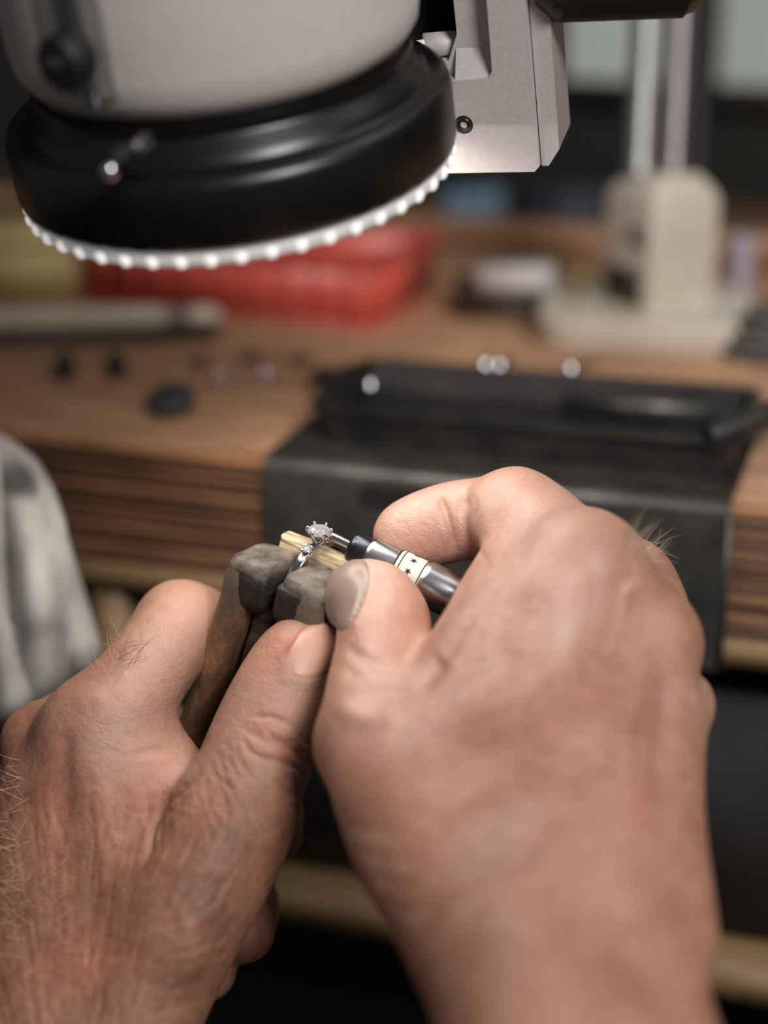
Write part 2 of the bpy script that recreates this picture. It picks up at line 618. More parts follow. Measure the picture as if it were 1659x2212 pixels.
loft(bm, [ring_z(TW - 2, TD - 2, 5, 0), ring_z(TW, TD, 6, TH - 1.5), ring_z(TW + 1.8, TD + 1.8, 7, TH - 1.2), ring_z(TW + 1.8, TD + 1.8, 7, TH),
          ring_z(TW - 1.2, TD - 1.2, 5, TH), ring_z(TW - 3, TD - 3, 4, 1.5)])
part('pan', bm, 'black_plastic', tray)
bm = NB()
prism(bm, [(-TW - 9, 8), (-TW - 1, 4), (-TW - 1, 19), (-TW - 4, 18)], TH - 2.4, TH)
part('spout', bm, 'black_plastic', tray, bevel=0.5)
bm = NB()
tube(bm, [(TW - 8, -TD + 3, TH), (TW + 6, -TD + 14, TH + 4), (TW + 22, -TD + 40, TH + 9), (TW + 34, -TD + 62, TH + 12)], [3.4, 3.6, 3.6, 3.2], 10)
part('handle', bm, 'black_plastic', tray)


def tool(name, label, cat, pxy, z, rz, builder, group=None):
    x, y = bl(pxy[0], pxy[1], z)
    t = empty(name, bench_at(x, y, z, rz), label, cat, group)
    builder(t)
    return t


def plier(t):
    bm = NB()
    prism(bm, [(-9, -1.5), (0, -2.6), (9, -1.2), (9, 1.0), (0, 2.6), (-9, 1.4)], 0, 4)
    part('jaw', bm, 'black_matt', t, bevel=0.6)
    for s in (-1, 1):
        bm = NB()
        tube(bm, [(-8, 0.6 * s, 2), (-16, 3.0 * s, 2), (-30, 4.4 * s, 1.6), (-42, 3.0 * s, 1.5)], [1.8, 2.2, 2.3, 1.8], 8)
        part('handle', bm, 'black_rubber', t)
    bm = NB()
    lathe(bm, [(0, 4.4), (1.6, 4.4), (1.9, 4.0), (1.9, 0.0), (0, 0)], 16)
    part('rivet', bm, 'steel', t)


tool('pliers', 'black pliers lying inside the far side of the tool tray', 'pliers', (960, 835), 4, math.radians(8), plier)


def burr(t):
    bm = NB()
    tube(bm, [(-16, 0, 1.2), (-2, 0, 2.2)], 0.9, 8)
    part('shank', bm, 'dark_steel', t)
    bm = NB()
    lathe(bm, [(0, -2.0), (1.3, -1.6), (2.0, 0), (1.3, 1.6), (0, 2.0)], 14)
    part('head', bm, 'steel', t, Matrix.Translation((0, 0, 0.0026)))


for i, (q, zz, lb) in enumerate((((800, 850), 10, 'steel ball burr resting on the left corner of the tool tray'),
                                 ((1048, 806), 10, 'left steel ball burr of the pair on the far rim of the tray'),
                                 ((1078, 808), 10, 'right steel ball burr of the pair on the far rim of the tray'),
                                 ((1232, 815), 10, 'lone steel ball burr on the far rim of the tray, right of the pair'))):
    tool('ball_burr', lb, 'burr', q, zz, math.radians(-70 - 12 * i), burr, 'ball burrs on the tool tray')


def highlight_strip(t):  # strip added for the highlight on the tray's inner back wall
    bm = NB()
    box(bm, (-22, -0.6, 0), (22, 0.6, 6))
    part('blade', bm, 'steel_plate', t, bevel=0.3)
    bm = NB()
    tube(bm, [(22, 0, 3), (30, 0, 3), (42, 1, 2.6)], [1.8, 2.6, 2.2], 10)
    part('grip', bm, 'black_rubber', t)


tool('highlight_strip', 'grey steel strip standing for a highlight inside the tool tray', 'highlight_strip', (1370, 905), 3.6, math.radians(1), highlight_strip)

# ------------------------------------------------------------------ small things on the bench
def disc_wheel(t):
    bm = NB()
    lathe(bm, [(0, 0.6), (1.2, 0.6), (1.4, 0), (6.4, 0), (7.4, 0.8), (7.7, 2.4), (7.2, 4.2), (6.0, 5.0), (1.6, 5.0), (1.3, 4.4), (0, 4.4)], 32)
    part('wheel', bm, 'rubber', t)
    bm = NB()
    lathe(bm, [(0, 4.3), (1.0, 4.3), (1.0, 5.2), (0, 5.4)], 12)
    part('hub', bm, 'dark_steel', t)


w_ = tool('polishing_wheel', 'thick dark grey rubber polishing wheel lying on the workbench', 'wheel', (372, 892), 0, 0, disc_wheel)
w_.matrix_world = w_.matrix_world @ Matrix.Translation((0, 0, 0.0016)) @ Matrix.Rotation(math.radians(18), 4, (1, -0.3, 0))


def bullet(t):
    bm = NB()
    lathe(bm, [(0, 0), (2.4, 0), (3.0, 0.7), (3.3, 3.2), (2.9, 6.2), (1.7, 8.6), (0, 9.8)], 20)
    part('tip', bm, 'black_rubber', t)
    bm = NB()
    tube(bm, [(-2.4, 0.4, 0.7), (-7, 1.6, 0.7)], 0.6, 6)
    part('shank', bm, 'dark_steel', t)


tool('rubber_point', 'black bullet-shaped rubber point, left of the two under the cream handle', 'rubber point', (142, 818), 0, 0.2, bullet, 'black rubber points')
tool('rubber_point', 'black bullet-shaped rubber point, right of the two under the cream handle', 'rubber point', (252, 816), 0, -0.6, bullet, 'black rubber points')


def cutter(t):
    bm = NB()
    lathe(bm, [(1.0, 0), (3.0, 0), (3.3, 0.4), (3.3, 1.4), (3.0, 1.8), (1.0, 1.8)], 20, closed=True)
    part('washer', bm, 'dark_steel', t)


def bead(t):
    bm = NB()
    lathe(bm, [(0, 0), (1.6, 0.3), (2.1, 1.4), (1.5, 2.6), (0.6, 3.0), (0, 3.0)], 14)
    part('stud', bm, 'steel', t)
    bm = NB()
    lathe(bm, [(0, 2.8), (0.9, 2.8), (0.5, 3.8), (0, 3.9)], 10)
    part('cap', bm, 'chrome', t)


for q, lb in (((430, 785), 'small dark steel washer on the bench, leftmost of three'), ((542, 780), 'small dark steel washer on the bench, middle of three'),
              ((650, 782), 'small dark steel washer on the bench, rightmost of three')):
    tool('washer', lb, 'washer', q, 0, 0, cutter, 'washers on the bench')
for q, lb in (((476, 822), 'small shiny steel stud lying left on the bench beside the washers'), ((572, 822), 'small shiny steel stud lying right on the bench beside the washers')):
    tool('steel_stud', lb, 'stud', q, 0, 0, bead, 'steel studs on the bench')

# cream handled tool lying on a low dark rest
x0, y0 = bl(-120, 705, 6)
x1, y1 = bl(480, 690, 6)
L_ = math.hypot(x1 - x0, y1 - y0)
hz = math.atan2(y1 - y0, x1 - x0)
hd = empty('hand_file', bench_at(x0, y0, 7.5, hz), 'cream handled tool with a grey collar lying across the left of the bench', 'tool')
RY = Matrix.Rotation(math.radians(90), 4, 'Y')
bm = NB()
lathe(bm, [(0, 0), (3.2, 0), (4.2, 3), (4.4, L_ * 0.55), (3.9, L_ - 22), (3.6, L_ - 20), (0, L_ - 20)], 24)
part('handle', bm, 'cream', hd, RY)
bm = NB()
lathe(bm, [(0, L_ - 20), (3.4, L_ - 20), (3.4, L_ - 11), (0, L_ - 11)], 24)
part('collar', bm, 'grey_plastic', hd, RY)
bm = NB()
lathe(bm, [(0, L_ - 11), (3.3, L_ - 11), (3.5, L_ - 5), (2.6, L_ - 1), (0, L_)], 24)
part('end_cap', bm, 'cream', hd, RY)
rest = empty('tool_rest', bench_at(x0, y0, 0, hz), 'low dark brown strip of wood under the cream handled tool', 'wood strip')
bm = NB()
box(bm, (-60, -7, 0), (L_ - 2, 7, 3.1))
part('strip', bm, 'brown_dark', rest, bevel=0.7)

# red crate
cx_, cy_ = bl(800, 716)
crate = empty('red_crate', bench_at(cx_, cy_, 0, math.radians(0)), 'open red plastic crate behind the cream handled tool', 'crate')
ang = math.atan2(bl(190, 652)[1] - cy_, bl(190, 652)[0] - cx_)
crate.matrix_world = bench_at(cx_, cy_, 0, ang - math.pi)
CLX, CLY, CHZ, TT = 118.0, 62.0, 24.5, 2.0
part('base', box(NB(), (-CLX, 0, 0), (0, CLY, 2)), 'red_plastic', crate, bevel=0.3)
part('side_wall', box(NB(), (-CLX, 0, 2), (0, TT, CHZ)), 'red_plastic', crate, bevel=0.3)
part('side_wall', box(NB(), (-CLX, CLY - TT, 2), (0, CLY, CHZ)), 'red_plastic', crate, bevel=0.3)
part('end_wall', box(NB(), (-TT, TT, 2), (0, CLY - TT, CHZ)), 'red_plastic', crate, bevel=0.3)
part('end_wall', box(NB(), (-CLX, TT, 2), (-CLX + TT, CLY - TT, CHZ)), 'red_plastic', crate, bevel=0.3)
bm = NB()
loft(bm, [[(x - CLX / 2, y + CLY / 2, z) for x, y in rrect(hx, hy, 2, 3)] for hx, hy, z in
          ((CLX / 2, CLY / 2, CHZ - 2.5), (CLX / 2 + 2, CLY / 2 + 2, CHZ - 2.5), (CLX / 2 + 2, CLY / 2 + 2, CHZ), (CLX / 2 - 2, CLY / 2 - 2, CHZ), (CLX / 2 - 2, CLY / 2 - 2, CHZ - 2.5))], cap=False)
part('rim', bm, 'red_plastic', crate)
for k in range(9):
    xx = -8 - k * 12.5
    part('rib', box(NB(), (xx - 0.6, -1.0, 2), (xx + 0.6, 0.2, CHZ - 2.5)), 'red_plastic', crate)


def carton(name, label, cat, pxa, pxb, hgt, depth, mat, lidmat=None, z=0.0, extra=None):
    xa, ya = bl(*pxa, z)
    xb, yb = bl(*pxb, z)
    a = math.atan2(yb - ya, xb - xa)
    wd = math.hypot(xb - xa, yb - ya)
    t = empty(name, bench_at(xa, ya, z, a), label, cat)
    part('body', box(NB(), (0, 0, 0), (wd, depth, hgt * 0.82)), mat, t, bevel=0.6)
    part('lid', box(NB(), (-0.6, -0.6, hgt * 0.82), (wd + 0.6, depth + 0.6, hgt)), lidmat or mat, t, bevel=0.6)
    return t


carton('card_box', 'small yellow cardboard box at the far left, left of the red crate', 'box', (-170, 640), (182, 648), 24, 40, 'yellow_card')
carton('blue_box', 'light blue box behind the back rail below the grey bracket', 'box', (960, 512), (1085, 512), 17, 30, 'blue_light')
carton('navy_box', 'dark navy box behind the back rail beside the light blue box', 'box', (1098, 516), (1290, 528), 19, 30, 'navy')
carton('dark_box', 'low dark brown box in front of the back rail, topped by white card', 'box', (985, 688), (1185, 692), 10.5, 26, 'brown_dark', z=0)
t = carton('white_box', 'flat white box lying on the low dark brown box', 'box', (1030, 628), (1190, 632), 7, 20, 'white_card', z=10.6)

# ------------------------------------------------------------------ post stand
bx_, by_ = bl(1395, 715, 0)
st = empty('post_stand', bench_at(bx_, by_, 0, 0), 'cream block stand with tall metal posts at the back right of the bench', 'stand')
bm = NB()
loft(bm, [ring_z(36, 31, 14, 0), ring_z(37, 32, 15, 1.5), ring_z(37, 32, 15, 9), ring_z(35.5, 30.5, 14, 10.5)])
part('base_plate', bm, 'cream_paint', st, Matrix.Rotation(math.radians(6), 4, 'Z'))
BR = Matrix.Translation((0.003, 0.003, 0)) @ Matrix.Rotation(math.radians(48), 4, 'Z')
bm = NB()
q4 = lambda hx, hy, z, r=3: ring_z(hx, hy, r, z)
loft(bm, [q4(15, 14.5, 10.4), q4(15, 14.5, 47), q4(14, 13.5, 50), q4(9, 9, 56, 2.5)])
part('block', bm, 'cream_paint', st, BR)
part('slot_plate', box(NB(), (-15.5, -9, 12), (-14.7, 10, 24)), 'brown_dark', st, BR)
part('slot_plate', box(NB(), (-15.5, -12, 33), (-14.7, -3, 40)), 'grey_plastic', st, BR)
tx = 45.0
for nm, pxx, r_, mt, dy in (('post', 1378, 5.0, 'post_grey', 3), ('post', 1450, 4.8, 'post_pink', 3), ('cable_duct', 1502, 3.4, 'black_matt', 8)):
    q = on_bplane(pxx, 380, by_ + dy)
    bm = NB()
    lathe(bm, [(0, 44), (r_ + 0.6, 44), (r_ + 0.6, 56.5), (r_, 57.5), (r_, 330), (0, 330)], 24)
    part(nm, bm, mt, st, Matrix.Translation(((q[0] - bx_) / 1000, dy / 1000, 0)))
bm = NB()
lathe(bm, [(0, 0), (1.6, 0), (1.6, 6), (4.4, 6.4), (5.0, 8.5), (4.4, 10.6), (0, 11)], 20)
part('brass_knob', bm, 'brass', st, Matrix.Translation((-0.025, 0.0, 0.0100)))
lt = empty('lilac_tube', bench_at(*bl(1592, 655, 0), 0), 'small lilac tube standing right of the cream block stand', 'tube')
bm = NB()
lathe(bm, [(0, 0), (4.6, 0), (4.8, 1), (4.8, 20), (0, 20)], 20)
part('tube_body', bm, 'lilac', lt)
bm = NB()
lathe(bm, [(0, 20), (4.2, 20), (4.2, 24), (3.6, 25.5), (0, 25.5)], 20)
part('tube_cap', bm, 'lilac', lt)
cx_, cy_ = bl(1660, 775)
cc = empty('cable_coil', bench_at(cx_ + 6, cy_ + 8, 0), 'grey cable coil lying right of the cream block stand', 'cable')
for k in range(4):
    bm = NB()
    pts = []
    for a in range(0, 37):
        t_ = a / 36 * 2 * math.pi
        pts.append(((24 - 2.2 * k) * math.cos(t_) + 1.5 * k, (19 - 1.6 * k) * math.sin(t_), 2.6 + 3.9 * k + 0.8 * math.sin(3 * t_ + k)))
    tube(bm, pts, 2.3, 8, cap=False)
    part('loop', bm, 'cable_grey', cc)

# ------------------------------------------------------------------ grey cloth hanging at the left
nu, nv = 40, 60
ys = np.linspace(940, 1560, nv)
edge = np.interp(ys, [940, 960, 1000, 1060, 1120, 1180, 1300, 1400, 1440, 1480, 1520, 1560], [-40, 10, 65, 100, 122, 135, 172, 203, 190, 140, 70, -10])
V = np.zeros((nv, nu, 3))
for j in range(nv):
    for i in range(nu):
        u = i / (nu - 1)
        x = -260 + (edge[j] + 260) * min(1, u * 1.12)
        fold = 5.5 * math.sin(0.035 * x + 0.006 * ys[j]) + 3.2 * math.sin(0.07 * x - 0.011 * ys[j] + 1.0)
        curl = 26 * max(0, (u - 0.72) / 0.28) ** 2.2
        top = 16 * max(0, (1040 - ys[j]) / 100) ** 2
        V[j, i] = P(x, ys[j], 468 + fold + curl + top)
wv = c2w(V.reshape(-1, 3))
og = wv.mean(0)
faces = [(j * nu + i, j * nu + i + 1, (j + 1) * nu + i + 1, (j + 1) * nu + i) for j in range(nv - 1) for i in range(nu - 1)]
me = bpy.data.meshes.new('hanging_cloth')
me.from_pydata([tuple(p - og) for p in wv], [], faces)
cl = mesh_obj('hanging_cloth', me, 'cloth', mat4=Matrix.Translation(Vector(og)))
setp(cl, 'stained grey cloth hanging in front of the bench at the left', 'cloth')
sm = cl.modifiers.new('thick', 'SOLIDIFY')
sm.thickness = 0.002
# stains: darker areas of the weave
sv = np.zeros(nv * nu)
for j in range(nv):
    for i in range(nu):
        px_ = -260 + (edge[j] + 260) * min(1, (i / (nu - 1)) * 1.12)
        e1 = ((px_ - 35 - 0.5 * (ys[j] - 1040)) / 30) ** 2 + ((ys[j] - 1040) / 46) ** 2
        e2 = ((px_ - 95) / 38) ** 2 + ((ys[j] - 1355) / 26) ** 2
        sv[j * nu + i] = min(1, 0.95 * math.exp(-e1 ** 2) + 0.5 * math.exp(-e2))
at = me.attributes.new('stain', 'FLOAT', 'POINT')
at.data.foreach_set('value', sv.astype(np.float32))
_nt = M['cloth'].node_tree
_b = _nt.nodes['Principled BSDF']
_src = _b.inputs['Base Color'].links[0].from_socket
_an = _nt.nodes.new('ShaderNodeAttribute')
_an.attribute_name = 'stain'
_mc = _nt.nodes.new('ShaderNodeMix')
_mc.data_type = 'RGBA'
_nt.links.new(_an.outputs['Fac'], _mc.inputs['Factor'])
_nt.links.new(_src, _mc.inputs['A'])
_mc.inputs['B'].default_value = lin((52, 50, 48))
_nt.links.new(_mc.outputs['Result'], _b.inputs['Base Color'])


# ------------------------------------------------------------------ stereo microscope
TL, TT_ = math.radians(8), math.radians(32)
A_ = np.array([-math.sin(TL) * math.cos(TT_), math.cos(TL) * math.cos(TT_), -math.sin(TT_)])
R_ = np.array([math.cos(TL), math.sin(TL), 0])
Ff_ = np.cross(A_, R_)
SO = P(522, 396, 392)
SF = frame(SO, R_, Ff_, A_)                   # x right, y towards the camera, z up the optical axis
scope = empty('stereo_microscope', SF, 'grey stereo microscope head with black ring light hanging over the hands', 'microscope')


def sl(px, py, axis, val, O=SO):
    """scope-local mm of the pixel's ray where the local coordinate axis (0, 1, 2) equals val"""
    r = P(px, py, 1.0)
    ax = (R_, Ff_, A_)[axis]
    t = (val + O @ ax) / (r @ ax)
    d = r * t - O
    return np.array([d @ R_, d @ Ff_, d @ A_])


bm = NB()
lathe(bm, [(33, 5.0), (44.8, 5.0), (46.0, 5.6), (46.4, 7), (46.4, 17.0), (45.8, 18.8), (44.2, 19.8), (42.3, 20.0), (41.4, 20.8), (41.0, 22.4), (40.0, 22.8), (39.6, 24.2), (38.6, 24.6), (38.4, 25.6), (39.2, 26.0), (39.2, 27.2), (38.0, 27.6), (37.8, 31), (33, 31)], 128, closed=True)
part('ring_light_housing', bm, 'black_gloss', scope, sharp=60)
bm = NB()
lathe(bm, [(38, 5.0), (44.6, 5.0), (45.3, 4.2), (45.2, 2.6), (44.2, 1.6), (38, 1.6)], 128, closed=True)
part('led_rim', bm, 'led_rim', scope)
bm = NB()
lathe(bm, [(33.2, 4.9), (33.2, 3.2), (37.9, 3.2), (37.9, 4.9)], 96, closed=True)
part('light_panel', bm, 'led_panel', scope)
bm = NB()
lathe(bm, [(0, -1.35), (0.9, -1.15), (1.35, -0.5), (1.45, 0.3), (1.2, 1.0), (0, 1.3)], 10)
led0 = part('led', bm, 'led', scope)
nled = 48
for k in range(nled):
    a = 2 * math.pi * k / nled
    if k == 0:
        o = led0
    else:
        o = led0.copy()
        COL.objects.link(o)
        o.parent = scope
    o.matrix_local = Matrix.Translation((0.0446 * math.cos(a), 0.0446 * math.sin(a), 0.0030))
bm = NB()
lathe(bm, [(0, 27.6), (34, 27.6), (36.2, 28.0), (39.2, 29.6), (41.2, 32.6), (41.9, 37), (42.1, 55), (42.1, 175), (0, 175)], 96)
part('barrel', bm, 'scope_grey', scope, sharp=60)
# strip and knob on the left front of the barrel
az = math.atan2(34.5, -24)
SR = Matrix.Rotation(az, 4, 'Z')
bm = NB()
loft(bm, [[(39.5, -8, 35), (42.0, -7.4, 35), (43.2, 0, 35), (42.0, 7.4, 35), (39.5, 8, 35)][::1],
          [(39.5, -8, 165), (42.0, -7.4, 165), (43.2, 0, 165), (42.0, 7.4, 165), (39.5, 8, 165)]])
part('side_strip', bm, 'scope_grey2', scope, SR)
bm = NB()
tube(bm, [(42.8, -2.6, 33), (43.5, -2.6, 44), (43.5, -2.6, 160)], 1.7, 10)
part('polished_rail', bm, 'steel', scope, SR)
kq = sl(178, 105, 1, 34)
bm = NB()
lathe(bm, [(0, 0), (2.2, 0), (2.2, 3), (4.6, 3.2), (5.2, 4), (5.2, 8), (4.4, 9.2), (0, 9.4)], 24)
KM = SR @ Matrix.Translation((0.0405, -0.0015, kq[2] / 1000)) @ Matrix.Rotation(math.radians(90), 4, 'Y')
part('adjusting_knob', bm, 'black_matt', scope, KM)
bm = NB()
lathe(bm, [(0, 9.3), (1.7, 9.3), (1.7, 10.0), (0, 10.1)], 16)
part('knob_cap', bm, 'steel', scope, KM)
# thumb screw of the ring light
ts = sl(318, 300, 1, 45.5)
tb = sl(238, 368, 1, 55)
bm = NB()
tube(bm, [ts, ts + (tb - ts) * 0.75], 1.5, 10)
part('screw_shaft', bm, 'steel', scope)
bm = NB()
tube(bm, [ts + (tb - ts) * 0.45, ts + (tb - ts) * 0.72, ts + (tb - ts) * 0.95, tb], [2.2, 3.0, 3.0, 1.7], 16)
part('screw_knob', bm, 'black_gloss', scope)
bm = NB()
bmesh.ops.create_icosphere(bm, subdivisions=2, radius=1.8, matrix=Matrix.Translation(Vector(tb)))
part('screw_end', bm, 'chrome', scope)

# focus bracket on the right
BO = P(1166, 371, 404)
RB = np.array([1, -.035, -.278])
RB = RB - A_ * (RB @ A_)
RB /= np.linalg.norm(RB)
FB = np.cross(A_, RB)
BM_ = frame(BO, RB, FB, A_)
LB = SF.inverted() @ BM_
bm = NB()
prism(bm, [(-34, 0), (-1.2, 0), (0, 1.2), (0, 90), (-7.6, 90), (-8.6, 23), (-9.6, 21.4), (-34, 20.4)], -5, 0, (0, 2, 1))
part('bracket_front', bm, 'bracket_grey', scope, LB, bevel=0.7)
bm = NB()
prism(bm, [(-34, 0.6), (-0.4, 0.6), (-0.4, 90), (-16.5, 90), (-16.5, 30), (-19, 24), (-34, 24)], -16, -4.2, (0, 2, 1))
part('bracket_body', bm, 'bracket_grey', scope, LB)
bm = NB()
prism(bm, [(0.25, 0.8), (1.8, 0.8), (4.4, 4.6), (4.4, 90), (0.25, 90)], -16, -1.4, (0, 2, 1))
part('bracket_cover', bm, 'bracket_grey', scope, LB, bevel=0.35)
# sloped floor of the channel
bm = NB()
prism(bm, [(-4.6, 20.6), (-0.4, 20.6), (-4.6, 27.5)], -17, -8.9, (1, 2, 0))
part('bracket_ramp', bm, 'bracket_grey', scope, LB, smooth=False)
_r = P(1002, 269, 1.0)
_d = _r * ((BO @ FB) / (_r @ FB)) - BO
sq = (_d @ RB, 0, _d @ A_)
SM = LB @ Matrix.Translation((sq[0] / 1000, 0.0, sq[2] / 1000)) @ Matrix.Rotation(math.radians(-90), 4, 'X')
bm = NB()
lathe(bm, [(1.55, -1.0), (2.05, -1.0), (2.05, 0.12), (1.85, 0.22), (1.55, 0.05)], 28, closed=True)
part('screw_recess', bm, 'black_matt', scope, SM)
bm = NB()
hexa = [(0.75 * math.cos(math.pi / 3 * k), 0.75 * math.sin(math.pi / 3 * k)) for k in range(6)]
lathe(bm, [(0, -0.45), (0.75, -0.45), (0.8, 0.2), (1.3, 0.28), (1.5, 0.05), (1.5, -1)], 18)
scr = part('socket_screw', bm, 'dark_steel', scope, SM)
bm = NB()
prism(bm, hexa, -0.44, -0.2)
part('hex_socket', bm, 'print_black', scr)
# rod with nut between barrel and bracket, black slide behind
def scope_tube(name, pts, rad, mat, seg=12):
    inv = SF.inverted()
    bm = NB()
    tube(bm, [np.array(inv @ Vector(c2w(p))) * 1000 for p in pts], rad, seg)
    return part(name, bm, mat, scope)


scope_tube('clamp_rod', [P(820, 116, 397), P(925, 98, 401)], 1.5, 'led_rim')
scope_tube('clamp_nut', [P(915, 100, 401), P(1004, 92, 403)], 2.9, 'bracket_grey', 6)
scope_tube('slide_bar', [P(930, 160, 424), P(1020, 140, 428)], 5.0, 'black_matt')
bm = NB()
prism(bm, [(-46, 20), (-16, 24), (-16, 90), (-46, 90)], -40, -15, (0, 2, 1))
part('slide_block', bm, 'black_matt', scope, LB, bevel=1.0)
kb = [P(1150, -112, 386), P(1180, -113, 386), P(1192, -114, 386), P(1480, -124, 386), P(1496, -125, 386), P(1524, -126, 386)]
scope_tube('focus_knob', kb, [12.0, 14.6, 15.2, 14.6, 14.2, 11.5], 'black_gloss', 40)
scope_tube('knob_groove', [P(1206, -114, 386), P(1474, -124, 386)], 15.25, 'black_matt', 40)

# ------------------------------------------------------------------ wooden ring clamp
CS = np.array([.82, -.338, -.457])
CWv = np.array([-.55, -.25, -.80])
CWv, _y, CS = ortho(CS, CWv)
CUp = np.cross(CS, CWv)
if CUp[1] < 0:
    CUp = -CUp
CO = P(637, 1219, 400)
# frame x = s (left jaw to right jaw), y = back (-w), z = up
CFm = frame(CO, CS, -CWv, CUp)
clamp = empty('ring_clamp', CFm @ Matrix.Translation((0, 0, -0.10)), 'worn leather-tipped wooden ring clamp gripped in the left hand', 'clamp')
CL0 = Matrix.Translation((0, 0, 0.10))


def sect(cx, cy, hx, hy, r, z, dz=(0, 0), n=3):
    """rounded section; dz tilts it in x and y"""
    return [(x, y, z + dz[0] * (x - cx) + dz[1] * (y - cy)) for x, y in rrect(hx, hy, r, n, cx, cy)]


def wob(bm, amp, sc, seed):
    from mathutils import noise
    for v in bm.verts:
        n = noise.noise_vector(v.co * sc + Vector((seed, seed * 2, 0)))
        v.co += n * amp


for side in (-1, 1):
    # leather wrapped outer shell
    c = side * 8.9
    bm = NB()
    rings = [sect(side * 8.6, -0.6, 1.5, 5.6, 1.2, -1.2, (-0.05 * side, -0.2)), sect(side * 8.7, -0.4, 2.6, 6.8, 2.0, -1.7, (0, -0.2)), sect(side * 8.8, -0.1, 3.7, 8.0, 2.6, -3.2, (0, -0.2)),
             sect(side * 8.95, 0, 4.2, 8.8, 3.0, -5)]
    for z in np.arange(-9, -86, -4.5):
        f = (-z - 9) / 91
        rings.append(sect(side * (9.1 - 1.0 * f) - min(0.7, -0.06 * (z + 9)) + 0.18 * (z + 9) - 0.0012 * (z + 9) ** 2, 0.1, 4.3 + 0.2 * math.sin(z * 0.2) - 0.5 * f - min(1.2, -0.1 * (z + 9)), 8.9, 2.8, z))
    loft(bm, rings[::-1])
    bmesh.ops.subdivide_edges(bm, edges=bm.edges[:], cuts=1, use_grid_fill=True)
    wob(bm, 0.35, 0.16, 3 + side)
    jw = part('jaw', bm, 'leather_tan', clamp, CL0, sharp=75)
    # dark pad at the tip
    bm = NB()
    cx = side * 5.1
    loft(bm, [sect(cx, -2.4, 3.3, 5.0, 1.2, -10.4), sect(cx, -2.4, 3.8, 6.0, 1.5, -9.6), sect(cx, -2.4, 3.9, 6.5, 1.6, -6), sect(cx, -2.4, 3.85, 6.3, 1.7, -2.4), sect(cx, -2.4, 3.4, 5.6, 1.6, -1.6)])
    bmesh.ops.subdivide_edges(bm, edges=bm.edges[:], cuts=1, use_grid_fill=True)
    wob(bm, 0.28, 0.25, 9 + side)
    part('leather_pad', bm, 'leather_dark', clamp, CL0, sharp=75)
    # grey worn top skin
    bm = NB()
    loft(bm, [sect(side * 7.3, -1.3, 5.6, 7.0, 3.0, -2.8, (-0.08 * side, 0.0)), sect(side * 7.3, -1.3, 5.6, 6.9, 3.0, -1.5, (-0.08 * side, 0.0)), sect(side * 7.2, -1.2, 5.2, 6.4, 2.8, -0.4, (-0.08 * side, 0.0)), sect(side * 7.1, -1.2, 4.4, 5.6, 2.2, 0.15, (-0.08 * side, 0.0)), sect(side * 7.1, -1.2, 2.6, 3.6, 1.6, 0.3, (-0.08 * side, 0.0))])
    bmesh.ops.subdivide_edges(bm, edges=bm.edges[:], cuts=1, use_grid_fill=True)
    wob(bm, 0.3, 0.22, 21 + side)
    part('top_skin', bm, 'leather_grey', clamp, CL0, sharp=75)
    # laminated core, ragged
    bm = NB()
    rings = [sect(side * 2.9 + 0.1 * (z + 9) - 0.0015 * (z + 9) ** 2, 1.5, 2.55, 6.0, 0.5, z) for z in np.arange(-85, -8.5, 4)]
    loft(bm, rings)
    wob(bm, 0.4, 0.5, 31 + side)
    part('core', bm, 'core_wood', clamp, CL0, sharp=25)
# splinter strip and rivet
bm = NB()
tube(bm, [(-9.0, -5.8, -33), (-9.8, -5.6, -42), (-11.6, -5.4, -52)], [0.35, 0.8, 0.6], 5)
part('splinter', bm, 'leather_tan', clamp, CL0)
bm = NB()
lathe(bm, [(0, 0), (2.6, 0), (2.6, 2.2), (1.9, 3.0), (0, 3.4)], 20)
part('rivet', bm, 'brass', clamp, CL0 @ Matrix.Translation((-0.0125, 0.004, -0.0095)) @ Matrix.Rotation(math.radians(-90), 4, 'Y'))
bm = NB()
loft(bm, [sect(-7, 0, 13.2, 9.6, 4, -54), sect(-7, 0, 13.5, 9.8, 4, -53), sect(-6, 0, 13.5, 9.8, 4, -48), sect(-6, 0, 13.2, 9.6, 4, -47)])
part('brass_band', bm, 'brass', clamp, CL0)

# ------------------------------------------------------------------ pale stick under the ring
SKO = P(685, 1205, 405.2)
SKx, SKy, SKz = ortho(CS, CWv)
stick = empty('wood_stick', frame(SKO, SKx, SKy, SKz), 'short pale splintered stick lying on the clamp under the ring', 'stick')
bm = NB()
prof = []
for k in range(18):
    a = 2 * math.pi * k / 18
    prof.append((3.1 * math.cos(a) * (1 if math.cos(a) < 0.8 else 0.92), 3.2 * math.sin(a)))
rings = []
for z, s, j in ((-9.6, .30, 0), (-9.4, .75, .1), (-8.8, .97, .1), (-5, 1.0, .1), (-3, 1.02, .1), (-1, .98, .1), (1, .97, .12), (3, 1.0, .15), (5, 1.0, .18), (7, .97, .22), (8.4, .9, .3), (9.2, .7, .4), (9.5, .3, .3)):
    rings.append([(x * s + RNG.normal(0, j * .5), y * s + RNG.normal(0, j * .5), z + RNG.normal(0, .15 + j * .6) + 0.18 * x) for x, y in prof])
loft(bm, rings)
wob(bm, 0.25, 0.4, 5)
bmesh.ops.subdivide_edges(bm, edges=bm.edges[:], cuts=1, use_grid_fill=True)
wob(bm, 0.12, 1.2, 8)
part('shaft', bm, 'stick', stick, sharp=30)
bm = NB()
for k in range(9):
    a = RNG.uniform(2.2, 4.4)
    z = RNG.uniform(4.5, 8.6)
    tube(bm, [(2.9 * math.cos(a), 3.0 * math.sin(a), z), (3.05 * math.cos(a + .03), 3.1 * math.sin(a + .03), z + .9), (3.1 * math.cos(a + .08), 3.15 * math.sin(a + .08), z + 1.7)], [.05, .16, .04], 4)
